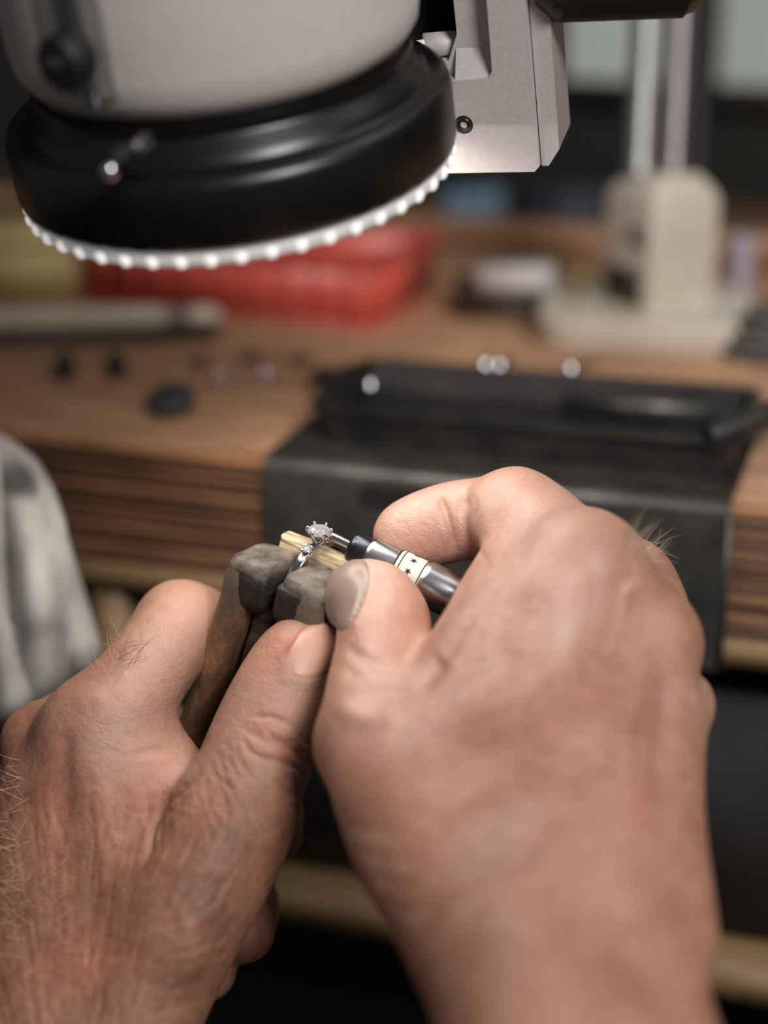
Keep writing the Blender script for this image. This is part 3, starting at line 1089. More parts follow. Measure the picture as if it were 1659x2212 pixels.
sp = part('splinters', bm, 'stick', stick)
setp(sp, kind='stuff')

# ------------------------------------------------------------------ diamond ring
RU = np.array([.10, .86, -.50])
RW = np.array([-.62, -.33, -.71])
RU = RU / np.linalg.norm(RU)
RW = RW - RU * (RU @ RW)
RW /= np.linalg.norm(RW)
RS = np.cross(RW, RU)                          # ring axis
RT = P(687, 1177, 403)                         # top of the band
RR = 9.3
ringf = frame(RT, RS, np.cross(RU, RS), RU)    # x = ring axis, y, z up through the head
ring = empty('diamond_ring', ringf, 'white metal ring with a round six-prong diamond held upright in the clamp', 'ring')
YS = 1.0 if (np.cross(RU, RS) @ RW) > 0 else -1.0


def ring_pt(phi, r, x=0.0):
    return np.array([x, YS * r * math.sin(phi), -RR + r * math.cos(phi)])


bm = NB()
rings = []
for k in range(72):
    ph = 2 * math.pi * k / 72
    taper = 1.15 - 0.25 * math.exp(-((math.atan2(math.sin(ph), math.cos(ph))) / 0.35) ** 2)
    sec = []
    for x, y in rrect(1.05 * taper, 0.75, 0.45, 3):
        sec.append(ring_pt(ph, RR + y - 0.1, x))
    rings.append(sec)
rings.append(rings[0])
loft(bm, rings, cap=False)
bmesh.ops.remove_doubles(bm, verts=bm.verts, dist=0.001)
part('band', bm, 'white_gold', ring)


def brilliant(r):
    bm = NB()
    tb = [bm.verts.new((0.55 * r * math.cos(math.pi / 4 * k), 0.55 * r * math.sin(math.pi / 4 * k), 0.32 * r)) for k in range(8)]
    md = [bm.verts.new((0.80 * r * math.cos(math.pi / 4 * (k + .5)), 0.80 * r * math.sin(math.pi / 4 * (k + .5)), 0.21 * r)) for k in range(8)]
    g1 = [bm.verts.new((r * math.cos(math.pi / 8 * k), r * math.sin(math.pi / 8 * k), 0.03 * r)) for k in range(16)]
    g2 = [bm.verts.new((r * math.cos(math.pi / 8 * k), r * math.sin(math.pi / 8 * k), -0.03 * r)) for k in range(16)]
    pv = [bm.verts.new((0.42 * r * math.cos(math.pi / 4 * (k + .5)), 0.42 * r * math.sin(math.pi / 4 * (k + .5)), -0.5 * r)) for k in range(8)]
    cu = bm.verts.new((0, 0, -0.86 * r))
    bm.faces.new(tb)
    for k in range(8):
        j = (k + 1) % 8
        bm.faces.new((tb[k], md[k], tb[j]))
        bm.faces.new((tb[k], md[k - 1], g1[2 * k], md[k]))
        bm.faces.new((md[k], g1[2 * k], g1[2 * k + 1]))
        bm.faces.new((md[k], g1[2 * k + 1], g1[(2 * k + 2) % 16]))
        bm.faces.new((pv[k], g2[2 * k + 1], g2[2 * k]))
        bm.faces.new((pv[k], g2[(2 * k + 2) % 16], g2[2 * k + 1]))
        bm.faces.new((pv[k - 1], pv[k], g2[2 * k]))
        bm.faces.new((pv[k - 1], cu, pv[k]))
    for k in range(16):
        bm.faces.new((g1[k], g2[k], g2[(k + 1) % 16], g1[(k + 1) % 16]))
    return bm


HZ = 3.55
part('center_stone', brilliant(2.62), 'diamond', ring, Matrix.Translation((0, 0, HZ / 1000)), smooth=False)
bm = NB()
tube(bm, [(1.45 * math.cos(a), 1.45 * math.sin(a), 1.55) for a in np.linspace(0, 2 * math.pi, 25)], 0.24, 6, cap=False)
part('gallery', bm, 'white_gold', ring)
for k in range(6):
    a = math.pi / 3 * k + 0.42
    bm = NB()
    ca, sa = math.cos(a), math.sin(a)
    tube(bm, [(0.5 * ca, 0.5 * sa, 0.1), (1.2 * ca, 1.2 * sa, 1.2), (2.1 * ca, 2.1 * sa, 2.6), (2.72 * ca, 2.72 * sa, 3.6), (2.66 * ca, 2.66 * sa, 4.1), (2.42 * ca, 2.42 * sa, 4.25)],
         [0.42, 0.36, 0.34, 0.33, 0.36, 0.28], 8)
    bmesh.ops.create_icosphere(bm, subdivisions=2, radius=0.40, matrix=Matrix.Translation((2.55 * ca, 2.55 * sa, 4.15)))
    part('prong', bm, 'white_gold', ring)
for s in (1, -1):
    ph = s * 0.37
    c = ring_pt(ph, RR + 1.25)
    nrm = Vector((0, YS * math.sin(ph), math.cos(ph)))
    mt_ = Matrix.Translation(Vector(c) / 1000) @ nrm.to_track_quat('Z', 'X').to_matrix().to_4x4()
    st_ = part('side_stone', brilliant(1.12), 'diamond', ring, mt_, smooth=False)
    bm = NB()
    lathe(bm, [(0.5, -1.4), (0.95, -0.5), (1.22, 0.02), (1.12, 0.1), (0.8, -0.5), (0.4, -1.4)], 16, closed=True)
    part('side_setting', bm, 'white_gold', ring, mt_)
    for k in range(4):
        a = math.pi / 2 * k + 0.6
        bm = NB()
        tube(bm, [(0.8 * math.cos(a), 0.8 * math.sin(a), -1.3), (1.18 * math.cos(a), 1.18 * math.sin(a), -0.1), (1.05 * math.cos(a), 1.05 * math.sin(a), 0.35)], [0.2, 0.2, 0.2], 6)
        bmesh.ops.create_icosphere(bm, subdivisions=1, radius=0.23, matrix=Matrix.Translation((1.02 * math.cos(a), 1.02 * math.sin(a), 0.35)))
        part('side_prong', bm, 'white_gold', ring, mt_)

# ------------------------------------------------------------------ graver handpiece
HA = P(712, 1156, 402.5)
HB = P(1010, 1304, 396.5)
HD = (HB - HA) / np.linalg.norm(HB - HA)
HX, HY, HD = ortho(HD, np.array([0, 0, -1.0]))   # x points at the camera
hp = empty('engraving_handpiece', frame(HA, HX, HY, HD), 'steel engraving handpiece with starred white band held in the right hand', 'handpiece')
bm = NB()
lathe(bm, [(0, 0), (0.35, 0.05), (0.95, 0.5), (1.0, 1.4), (1.0, 7.0), (0, 7.0)], 16)
part('graver_rod', bm, 'chrome', hp)
bm = NB()
lathe(bm, [(0, 5.1), (2.6, 5.1), (3.35, 5.7), (3.5, 6.2), (3.5, 9.6), (0, 9.6)], 40)
part('black_collar', bm, 'dark_steel', hp)
bm = NB()
lathe(bm, [(0, 9.4), (3.7, 9.4), (4.05, 9.9), (4.1, 10.4), (4.15, 16.0), (0, 16.0)], 40)
part('front_barrel', bm, 'steel', hp)
bm = NB()
lathe(bm, [(3.0, 16.0), (4.12, 16.0), (4.12, 16.5), (4.3, 16.7), (4.45, 22.0), (4.3, 22.3), (4.3, 22.8), (3.0, 22.8)], 48, closed=True)
lab = part('label_band', bm, 'label_white', hp)
for z0, z1 in ((15.95, 16.35), (17.1, 17.35), (22.15, 22.35)):
    rr = 4.14 + max(0, (z0 - 16.5)) * 0.03 + (0.16 if z0 > 16.5 else 0.0) + 0.04
    bm = NB()
    lathe(bm, [(rr - 0.3, z0), (rr, z0), (rr, z1), (rr - 0.3, z1)], 48, closed=True)
    part('print_line', bm, 'print_black', lab)


def star(bm, r, az, z, R, rot):
    pts = []
    for k in range(10):
        rad = r if k % 2 == 0 else r * 0.42
        a = rot + math.pi * k / 5
        pts.append((rad * math.cos(a), rad * math.sin(a)))
    top = []
    for (u, v) in pts + [(0, 0)]:
        t = az + u / R
        top.append(bm.verts.new(((R + 0.05) * math.cos(t), (R + 0.05) * math.sin(t), z + v)))
    bot = []
    for (u, v) in pts:
        t = az + u / R
        bot.append(bm.verts.new(((R - 0.15) * math.cos(t), (R - 0.15) * math.sin(t), z + v)))
    for k in range(10):
        j = (k + 1) % 10
        bm.faces.new((top[10], top[k], top[j]))
        bm.faces.new((top[k], bot[k], bot[j], top[j]))


for k in range(8):
    bm = NB()
    star(bm, 0.85, math.radians(8 + 38 * k), 19.6, 4.4, 0.35)
    part('star', bm, 'print_black', lab)
bm = NB()
lathe(bm, [(0, 22.6), (4.5, 22.6), (4.85, 23.2), (4.95, 24), (4.95, 32.4), (4.8, 32.8), (0, 32.8)], 48)
part('rear_barrel', bm, 'steel', hp)
bm = NB()
lathe(bm, [(4.0, 32.5), (5.0, 32.5), (5.2, 32.9), (5.2, 33.5), (5.0, 33.9), (4.0, 33.9)], 48, closed=True)
part('o_ring', bm, 'black_rubber', hp)
bm = NB()
lathe(bm, [(0, 33.7), (4.9, 33.7), (4.95, 34.2), (4.95, 52), (4.5, 56), (3.2, 60), (3.0, 74), (0, 75)], 48)
part('rear_body', bm, 'blue_steel', hp)

# ------------------------------------------------------------------ hands: a sculpted distance field meshed as one surface
def spl(pts, n=6):
    """Catmull-Rom through (px, py, d, r) -> camera-space (x, y, z, r)"""
    q = np.array([list(P(a, b, c)) + [r] for a, b, c, r in pts])
    if len(q) == 2:
        return np.array([q[0] + (q[1] - q[0]) * t for t in np.linspace(0, 1, n + 1)])
    e = np.vstack([2 * q[0] - q[1], q, 2 * q[-1] - q[-2]])
    out = []
    for i in range(1, len(e) - 2):
        for t in np.linspace(0, 1, n, endpoint=False):
            p0, p1, p2, p3 = e[i - 1], e[i], e[i + 1], e[i + 2]
            out.append(0.5 * (2 * p1 + (p2 - p0) * t + (2 * p0 - 5 * p1 + 4 * p2 - p3) * t * t + (3 * p1 - p0 - 3 * p2 + p3) * t ** 3))
    out.append(q[-1])
    return np.array(out)


class Field:
    def __init__(s, lo, hi, h):
        s.lo = np.array(lo, np.float32)
        s.h = h
        s.n = np.ceil((np.array(hi) - s.lo) / h).astype(int) + 1
        s.v = np.full(s.n, 50.0, np.float32)

    def sub(s, lo, hi):
        a = np.clip(np.floor((lo - s.lo) / s.h).astype(int), 0, s.n)
        b = np.clip(np.ceil((hi - s.lo) / s.h).astype(int) + 1, 0, s.n)
        g = [(s.lo[k] + s.h * np.arange(a[k], b[k])).astype(np.float32) for k in range(3)]
        return tuple(slice(a[k], b[k]) for k in range(3)), g[0][:, None, None], g[1][None, :, None], g[2][None, None, :]

    def put(s, sl_, d, k):
        a = s.v[sl_]
        if a.size == 0:
            return
        if k > 0:
            h = np.maximum(k - np.abs(a - d), 0) / k
            s.v[sl_] = np.minimum(a, d) - h * h * (k * 0.25)
        else:
            s.v[sl_] = np.minimum(a, d)

    def chain(s, pts, k=0.0, n=5):
        q = spl(pts, n)
        m = k + 3.0
        lo = (q[:, :3] - q[:, 3:4]).min(0) - m
        hi = (q[:, :3] + q[:, 3:4]).max(0) + m
        sl_, X, Y, Z = s.sub(lo, hi)
        if s.v[sl_].size == 0:
            return
        best = np.full(s.v[sl_].shape, 50.0, np.float32)
        org = [sl_[i].start for i in range(3)]
        for a, b in zip(q[:-1], q[1:]):
            lo2 = np.minimum(a[:3] - a[3], b[:3] - b[3]) - m
            hi2 = np.maximum(a[:3] + a[3], b[:3] + b[3]) + m
            s2, x, y, z = s.sub(lo2, hi2)
            if s.v[s2].size == 0:
                continue
            ab = (b - a)[:3]
            L2 = max(float(ab @ ab), 1e-9)
            t = np.clip(((x - a[0]) * ab[0] + (y - a[1]) * ab[1] + (z - a[2]) * ab[2]) / L2, 0, 1)
            d = np.sqrt((x - a[0] - t * ab[0]) ** 2 + (y - a[1] - t * ab[1]) ** 2 + (z - a[2] - t * ab[2]) ** 2) - (a[3] + t * (b[3] - a[3]))
            loc = tuple(slice(s2[i].start - org[i], s2[i].stop - org[i]) for i in range(3))
            best[loc] = np.minimum(best[loc], d)
        s.put(sl_, best, k)

    def ellip(s, c, rad, axes=None, k=4.0):
        """ellipsoid: c = (px, py, d); rad mm; axes = 3 camera-space directions"""
        c = P(*c)
        A = np.eye(3) if axes is None else np.array(ortho(axes[0], axes[1]))[[0, 1, 2]]
        R = max(rad) + k + 3
        sl_, X, Y, Z = s.sub(c - R, c + R)
        if s.v[sl_].size == 0:
            return
        x, y, z = X - c[0], Y - c[1], Z - c[2]
        k0 = 0
        k1 = 0
        for i in range(3):
            u = x * A[i][0] + y * A[i][1] + z * A[i][2]
            k0 = k0 + (u / rad[i]) ** 2
            k1 = k1 + (u / rad[i] ** 2) ** 2
        k0 = np.sqrt(k0)
        d = (k0 * (k0 - 1) / np.maximum(np.sqrt(k1), 1e-6)).astype(np.float32)
        s.put(sl_, d, k)

    def carve(s, pts, k=2.0, n=5):
        """smoothly cut a chain out of the body"""
        keep = s.v
        s.v = np.full_like(keep, 50.0)
        s.chain(pts, 0.0, n)
        d = s.v
        a = -keep
        h = np.maximum(k - np.abs(a - d), 0) / k
        s.v = -(np.minimum(a, d) - h * h * (k * 0.25))

    def sample(s, p):
        g = (p - s.lo) / s.h
        i = np.clip(np.floor(g).astype(int), 0, s.n - 2)
        f = np.clip(g - i, 0, 1).astype(np.float32)
        r = 0
        for dx in (0, 1):
            for dy in (0, 1):
                for dz in (0, 1):
                    w = (f[:, 0] if dx else 1 - f[:, 0]) * (f[:, 1] if dy else 1 - f[:, 1]) * (f[:, 2] if dz else 1 - f[:, 2])
                    r = r + w * s.v[i[:, 0] + dx, i[:, 1] + dy, i[:, 2] + dz]
        return r

    def hit(s, px, py):
        """depth where the rays through the pixels first meet the surface (nan if they miss)"""
        px = np.atleast_1d(px).astype(float)
        py = np.atleast_1d(py).astype(float)
        z0, z1 = float(s.lo[2]), float(s.lo[2] + s.h * (s.n[2] - 1))
        res = np.full(px.shape, np.nan)
        zs = np.arange(z0, z1, 0.5)
        for k in range(len(px)):
            p = np.stack([(px[k] - CX) / FPX * zs, -(py[k] - CY) / FPX * zs, zs], 1)
            v = s.sample(p)
            inb = ((p > s.lo) & (p < s.lo + s.h * (s.n - 1))).all(1)
            idx = np.nonzero((v < 0) & inb)[0]
            if len(idx) and idx[0] > 0:
                i = idx[0]
                t = v[i - 1] / (v[i - 1] - v[i] + 1e-9)
                res[k] = zs[i - 1] + 0.5 * t
        return res

    def mesh(s):
        v = s.v
        ins = v < 0
        n = s.n
        c = np.zeros(n - 1, np.int8)
        for dx in (0, 1):
            for dy in (0, 1):
                for dz in (0, 1):
                    c += ins[dx:n[0] - 1 + dx, dy:n[1] - 1 + dy, dz:n[2] - 1 + dz]
        act = np.argwhere((c > 0) & (c < 8))
        idm = np.full(n - 1, -1, np.int64)
        idm[act[:, 0], act[:, 1], act[:, 2]] = np.arange(len(act))
        acc = np.zeros((len(act), 3))
        cnt = np.zeros(len(act))
        C = [(dx, dy, dz) for dx in (0, 1) for dy in (0, 1) for dz in (0, 1)]
        for a in range(8):
            for b in range(a + 1, 8):
                ca, cb = np.array(C[a]), np.array(C[b])
                if np.abs(ca - cb).sum() != 1:
                    continue
                A, B_ = act + ca, act + cb
                va = v[A[:, 0], A[:, 1], A[:, 2]]
                vb = v[B_[:, 0], B_[:, 1], B_[:, 2]]
                m = (va < 0) != (vb < 0)
                t = (va / np.where(va == vb, 1, va - vb))[:, None]
                acc[m] += (ca + t * (cb - ca))[m]
                cnt[m] += 1
        verts = s.lo + s.h * (act + acc / cnt[:, None])
        quads = []
        for ax in range(3):
            u, w = (ax + 1) % 3, (ax + 2) % 3
            sa = [slice(None)] * 3
            sb = [slice(None)] * 3
            sa[ax] = slice(0, -1)
            sb[ax] = slice(1, None)
            ch = np.argwhere(ins[tuple(sa)] != ins[tuple(sb)])
            ok = (ch[:, u] > 0) & (ch[:, w] > 0) & (ch[:, u] < n[u] - 1) & (ch[:, w] < n[w] - 1)
            ch = ch[ok]
            fl = ins[tuple(sa)][ch[:, 0], ch[:, 1], ch[:, 2]]
            q = []
            for du, dw in ((-1, -1), (0, -1), (0, 0), (-1, 0)):
                e = ch.copy()
                e[:, u] += du
                e[:, w] += dw
                q.append(idm[e[:, 0], e[:, 1], e[:, 2]])
            q = np.stack(q, 1)
            q[~fl] = q[~fl][:, ::-1]
            quads.append(q)
        quads = np.vstack(quads)
        quads = quads[(quads >= 0).all(1)]
        return verts, quads


def vnormals(v, q):
    nrm = np.cross(v[q[:, 2]] - v[q[:, 0]], v[q[:, 3]] - v[q[:, 1]])
    out = np.zeros_like(v)
    for k in range(4):
        for ax in range(3):
            out[:, ax] += np.bincount(q[:, k], weights=nrm[:, ax], minlength=len(v))
    return out / (np.linalg.norm(out, axis=1, keepdims=True) + 1e-12)


def relax(v, q, it=2, lam=0.5):
    for _ in range(it):
        acc = np.zeros_like(v)
        cnt = np.zeros(len(v))
        for k in range(4):
            a, b = q[:, k], q[:, (k + 1) % 4]
            for ax in range(3):
                acc[:, ax] += np.bincount(a, weights=v[b, ax], minlength=len(v)) + np.bincount(b, weights=v[a, ax], minlength=len(v))
            cnt += np.bincount(a, minlength=len(v)) + np.bincount(b, minlength=len(v))
        v = v + lam * (acc / np.maximum(cnt, 1)[:, None] - v)
    return v


class Sculpt:
    """surface detail: strokes drawn over the skin move its vertices along their normals"""
    def __init__(s, v, q):
        s.v, s.q = v, q
        s.n = vnormals(v, q)
        s.px = CX + v[:, 0] / v[:, 2] * FPX
        s.py = CY - v[:, 1] / v[:, 2] * FPX
        view = v / np.linalg.norm(v, axis=1, keepdims=True)
        s.face = np.clip(-(s.n * view).sum(1) * 3, 0, 1)
        s.disp = np.zeros(len(v))
        s.red = np.zeros(len(v))
        s.pal = np.zeros(len(v))

    def _dist(s, pts, w, zr):
        pts = np.array(pts, float)
        if len(pts) > 2:
            e = np.vstack([2 * pts[0] - pts[1], pts, 2 * pts[-1] - pts[-2]])
            o_ = []
            for i in range(1, len(e) - 2):
                for t in np.linspace(0, 1, 5, endpoint=False):
                    p0, p1, p2, p3 = e[i - 1:i + 3]
                    o_.append(0.5 * (2 * p1 + (p2 - p0) * t + (2 * p0 - 5 * p1 + 4 * p2 - p3) * t * t + (3 * p1 - p0 - 3 * p2 + p3) * t ** 3))
            o_.append(pts[-1])
            pts = np.array(o_)
        lo, hi = pts.min(0) - 3 * w, pts.max(0) + 3 * w
        m = (s.px > lo[0]) & (s.px < hi[0]) & (s.py > lo[1]) & (s.py < hi[1]) & (s.face > 0)
        if zr:
            m &= (s.v[:, 2] > zr[0]) & (s.v[:, 2] < zr[1])
        ix = np.nonzero(m)[0]
        best = np.full(len(ix), 1e9)
        tt = np.zeros(len(ix))
        x, y = s.px[ix], s.py[ix]
        N = len(pts) - 1
        for i in range(N):
            a, b = pts[i], pts[i + 1]
            ab = b - a
            t = np.clip(((x - a[0]) * ab[0] + (y - a[1]) * ab[1]) / (ab @ ab + 1e-9), 0, 1)
            d = np.hypot(x - a[0] - t * ab[0], y - a[1] - t * ab[1])
            c = d < best
            best[c] = d[c]
            tt[c] = (i + t[c]) / N
        return ix, best, tt

    def stroke(s, pts, w, amp, zr=None, taper=True):
        ix, d, t = s._dist(pts, w, zr)
        k = np.exp(-(d / w) ** 2) * s.face[ix]
        if taper:
            k = k * np.clip(np.minimum(t, 1 - t) * 4 + 0.15, 0, 1)
        s.disp[ix] += amp * k

    def tint(s, pts, w, amp, zr=None):
        ix, d, t = s._dist(pts, w, zr)
        s.red[ix] = np.clip(s.red[ix] + amp * np.exp(-(d / w) ** 2), 0, 1)

    def pale(s, pts, w, amp):  # lightens the skin: paler fingers and painted highlights
        ix, d, t = s._dist(pts, w, None)
        s.pal[ix] = np.clip(s.pal[ix] + amp * np.exp(-(d / w) ** 2), 0, 1)

    def poly(s, pts, amp, soft, zr=None):
        """raise or lower the inside of a closed outline"""
        pts = np.array(pts, float)
        ix, d, t = s._dist(np.vstack([pts, pts[:1]]), max(soft, (pts.max(0) - pts.min(0)).max() / 2), zr)
        x, y = s.px[ix], s.py[ix]
        ins = np.zeros(len(ix), bool)
        j = len(pts) - 1
        for i in range(len(pts)):
            c = ((pts[i, 1] > y) != (pts[j, 1] > y)) & (x < (pts[j, 0] - pts[i, 0]) * (y - pts[i, 1]) / (pts[j, 1] - pts[i, 1] + 1e-12) + pts[i, 0])
            ins ^= c
            j = i
        k = np.where(ins, np.clip(d / soft, 0, 1), 0)
        s.disp[ix] += amp * k * s.face[ix]

    def finish(s, name, mat, label, cat):
        v = s.v + s.n * s.disp[:, None]
        w = c2w(v)
        og = w.mean(0)
        me = bpy.data.meshes.new(name)
        me.vertices.add(len(w))
        me.vertices.foreach_set('co', (w - og).astype(np.float32).ravel())
        nq = len(s.q)
        me.loops.add(nq * 4)
        me.polygons.add(nq)
        me.loops.foreach_set('vertex_index', s.q.astype(np.int32).ravel())
        me.polygons.foreach_set('loop_start', np.arange(0, nq * 4, 4, dtype=np.int32))
        me.polygons.foreach_set('loop_total', np.full(nq, 4, np.int32))
        me.polygons.foreach_set('use_smooth', np.ones(nq, bool))
        me.update(calc_edges=True)
        me.validate()
        at = me.attributes.new('redness', 'FLOAT', 'POINT')
        at.data.foreach_set('value', s.red.astype(np.float32))
        at = me.attributes.new('pallor_highlight', 'FLOAT', 'POINT')
        at.data.foreach_set('value', s.pal.astype(np.float32))
        me.materials.append(M[mat])
        o = bpy.data.objects.new(name, me)
        COL.objects.link(o)
        o.location = og
        return setp(o, label, cat), og


def inside(poly, x, y):
    ins = np.zeros(len(x), bool)
    j = len(poly) - 1
    for i in range(len(poly)):
        c = ((poly[i, 1] > y) != (poly[j, 1] > y)) & (x < (poly[j, 0] - poly[i, 0]) * (y - poly[i, 1]) / (poly[j, 1] - poly[i, 1] + 1e-12) + poly[i, 0])
        ins ^= c
        j = i
    return ins


def smooth_poly(pts, n=6):
    p = np.array(pts, float)
    m = len(p)
    out = []
    for i in range(m):
        p0, p1, p2, p3 = p[i - 1], p[i], p[(i + 1) % m], p[(i + 2) % m]
        for t in np.linspace(0, 1, n, endpoint=False):
            out.append(0.5 * (2 * p1 + (p2 - p0) * t + (2 * p0 - 5 * p1 + 4 * p2 - p3) * t * t + (3 * p1 - p0 - 3 * p2 + p3) * t ** 3))
    return np.array(out)


def nail(S, parent, og, outline, mat, zr, lift=0.32):
    """nail plate lifted off the finger surface inside an outline"""
    poly = smooth_poly(outline, 40)
    vin = inside(poly, S.px, S.py) & (S.face > 0.02) & (S.v[:, 2] > zr[0]) & (S.v[:, 2] < zr[1])
    near = (S.face > 0.0) & (S.v[:, 2] > zr[0]) & (S.v[:, 2] < zr[1])
    fq = S.q[(vin[S.q].sum(1) >= 2) & near[S.q].all(1)]
    ids, inv = np.unique(fq.ravel(), return_inverse=True)
    fq = inv.reshape(-1, 4)
    v = S.v[ids].copy()
    n = S.n[ids]
    e = np.sort(np.vstack([fq[:, [k, (k + 1) % 4]] for k in range(4)]), 1)
    ue, cnt = np.unique(e, axis=0, return_counts=True)
    bd = np.zeros(len(v), bool)
    bd[ue[cnt == 1].ravel()] = True
    # pull the border on to the outline
    for i in np.nonzero(bd)[0]:
        px, py = S.px[ids[i]], S.py[ids[i]]
        d = np.hypot(poly[:, 0] - px, poly[:, 1] - py)
        k = d.argmin()
        if d[k] < 13:
            v[i] = P(poly[k, 0], poly[k, 1], v[i, 2])
    vs_ = v
    for _ in range(10):
        r = relax(vs_, fq, 1, 0.5)
        vs_ = np.where(bd[:, None], vs_, r)
    bp_ = vs_[bd]
    db = np.array([np.sqrt(((bp_ - p) ** 2).sum(1)).min() for p in vs_])
    t_ = np.clip(db / 1.5, 0, 1)
    t_ = t_ * t_ * (3 - 2 * t_)
    v = vs_ + n * (-0.25 + (lift + 0.25) * t_)[:, None]
    w = c2w(v) - og
    me = bpy.data.meshes.new('fingernail')
    me.from_pydata([tuple(p) for p in w], [], [tuple(int(x) for x in f_) for f_ in fq])
    o = mesh_obj('fingernail', me, mat, parent)
    sd = o.modifiers.new('thick', 'SOLIDIFY')
    sd.thickness = 0.0004
    sd.offset = -1
    return o


def hairs(fld, parent, og, roots, mat, name='hair'):
    """roots: (px, py, dx, dy, length mm, lift)"""
    bm = NB()
    arr = np.array(roots, float)
    z = fld.hit(arr[:, 0], arr[:, 1])
    for (px, py, dx, dy, ln, lift), d in zip(arr, z):
        if not np.isfinite(d):
            continue
        p0 = P(px, py, d + 0.1)
        dr = np.array([dx, -dy, 0.0])
        dr /= np.linalg.norm(dr)
        dr = dr + np.array([0, 0, -lift])
        dr /= np.linalg.norm(dr)
        cv = RNG.normal(0, 0.35, 3)
        pts = [p0 + dr * ln * t + cv * ln * t * t * 0.6 for t in np.linspace(0, 1, 6)]
        pts = [(c2w(p) - og) * 1000 for p in pts]
        tube(bm, pts, [0.044, 0.042, 0.038, 0.034, 0.026, 0.012], 3)
    o = part(name, bm, mat, parent)
    setp(o, kind='stuff')
    return o

# ------------------------------------------------------------------ left hand
f = Field((-108, -150, 352), (2, -4, 470), 0.55)
# forearm and back of the hand
f.chain([(60, 2560, 385, 24), (120, 2300, 388, 22), (140, 2080, 397, 18), (150, 1850, 406, 14)], 8)
f.chain([(200, 2500, 380, 20), (225, 2250, 384, 17), (245, 2000, 391, 15.5), (235, 1780, 399, 14), (215, 1590, 404, 12.2)], 12)
f.chain([(100, 2300, 385, 17), (110, 1950, 398, 13.5), (112, 1750, 408, 11), (92, 1605, 416, 8.6)], 9)
f.chain([(-20, 2300, 395, 15), (20, 1950, 410, 11), (60, 1720, 428, 9)], 9)
f.ellip((190, 1890, 406), (18, 27, 13), None, 12)
# index finger: proximal phalanx up to the bent joint, then away behind the clamp
f.chain([(215, 1590, 404, 12.0), (265, 1525, 403, 10.8), (325, 1440, 408, 9.9), (376, 1368, 416, 9.9), (390, 1352, 419, 9.9)], 7)
f.chain([(390, 1352, 419, 9.8), (425, 1352, 428, 9.5), (470, 1372, 440, 8.8), (520, 1400, 446, 8.2), (575, 1430, 448, 7.6)], 3)
# first web muscle
f.chain([(235, 1770, 400, 12), (295, 1690, 401, 10.5), (350, 1652, 404, 8.0)], 7)
f.chain([(330, 1920, 390, 13), (345, 1800, 396, 9.5), (352, 1740, 401, 7.5)], 7)
# thumb
f.chain([(240, 2420, 378, 13), (302, 2212, 378, 12.4), (348, 2095, 379, 12.6), (392, 1985, 380, 13.4), (456, 1860, 384, 13.7), (505, 1760, 387, 12.6)], 6)
f.chain([(490, 1790, 386.5, 12.9), (535, 1690, 389, 12.0), (575, 1590, 392, 11.7), (612, 1505, 394.5, 11.2), (642, 1440, 396, 10.1), (662, 1410, 396.5, 8.6), (668, 1397, 396.5, 7.6)], 3)
f.ellip((690, 1440, 398), (5.5, 8.5, 7.5), None, 4)
# other fingers curled round the clamp from behind, tips under the thumb
f.chain([(92, 1605, 416, 8.4), (150, 1575, 430, 9.2), (240, 1570, 450, 9.4), (360, 1600, 464, 9.0), (500, 1660, 458, 8.6), (575, 1740, 436, 8.0), (588, 1800, 420, 7.0)], 4)
f.chain([(60, 1720, 428, 9), (130, 1740, 450, 9.4), (300, 1780, 466, 9.2), (460, 1850, 456, 8.6), (526, 1940, 434, 8.0), (525, 2012, 418, 7.2)], 4)
f.chain([(40, 1840, 428, 9), (120, 1880, 450, 8.6), (300, 1950, 455, 8.0), (420, 2030, 436, 7.4), (445, 2098, 420, 6.8)], 4)
def surf_carve(fl, pts, r, k=2.5, off=0.0):
    p = np.array(pts, float)
    z = fl.hit(p[:, 0], p[:, 1])
    ok = np.isfinite(z)
    if ok.sum() > 1:
        fl.carve([(a, b, c + off, q_) for (a, b), c, q_, o_ in zip(p, z, r, ok) if o_], k)


f.chain([(295, 1785, 398, 11), (355, 1728, 399, 9), (396, 1692, 402, 6)], 5)
v, q = f.mesh()
v = relax(v, q, 3, 0.5)
S = Sculpt(v, q)
# web crease
S.stroke([(434, 1655), (405, 1690), (374, 1718), (346, 1745), (328, 1790), (318, 1840), (304, 1875)], 6.5, -1.3)
S.stroke([(450, 1690), (420, 1730), (392, 1768), (378, 1810)], 15, 0.7)
S.stroke([(352, 1775), (342, 1815), (335, 1850)], 12, -0.3)
S.stroke([(290, 1625), (335, 1620), (385, 1640)], 9, -0.25)
# knuckle hollow between index and middle metacarpals, tendons
S.stroke([(142, 1570), (135, 1650), (140, 1800)], 24, -1.2)
S.stroke([(205, 1620), (215, 1750), (235, 1950)], 30, 0.5)
S.stroke([(80, 1640), (95, 1800), (110, 2000)], 22, 0.4)
S.stroke([(160, 1530), (195, 1505), (230, 1520)], 22, 0.5)
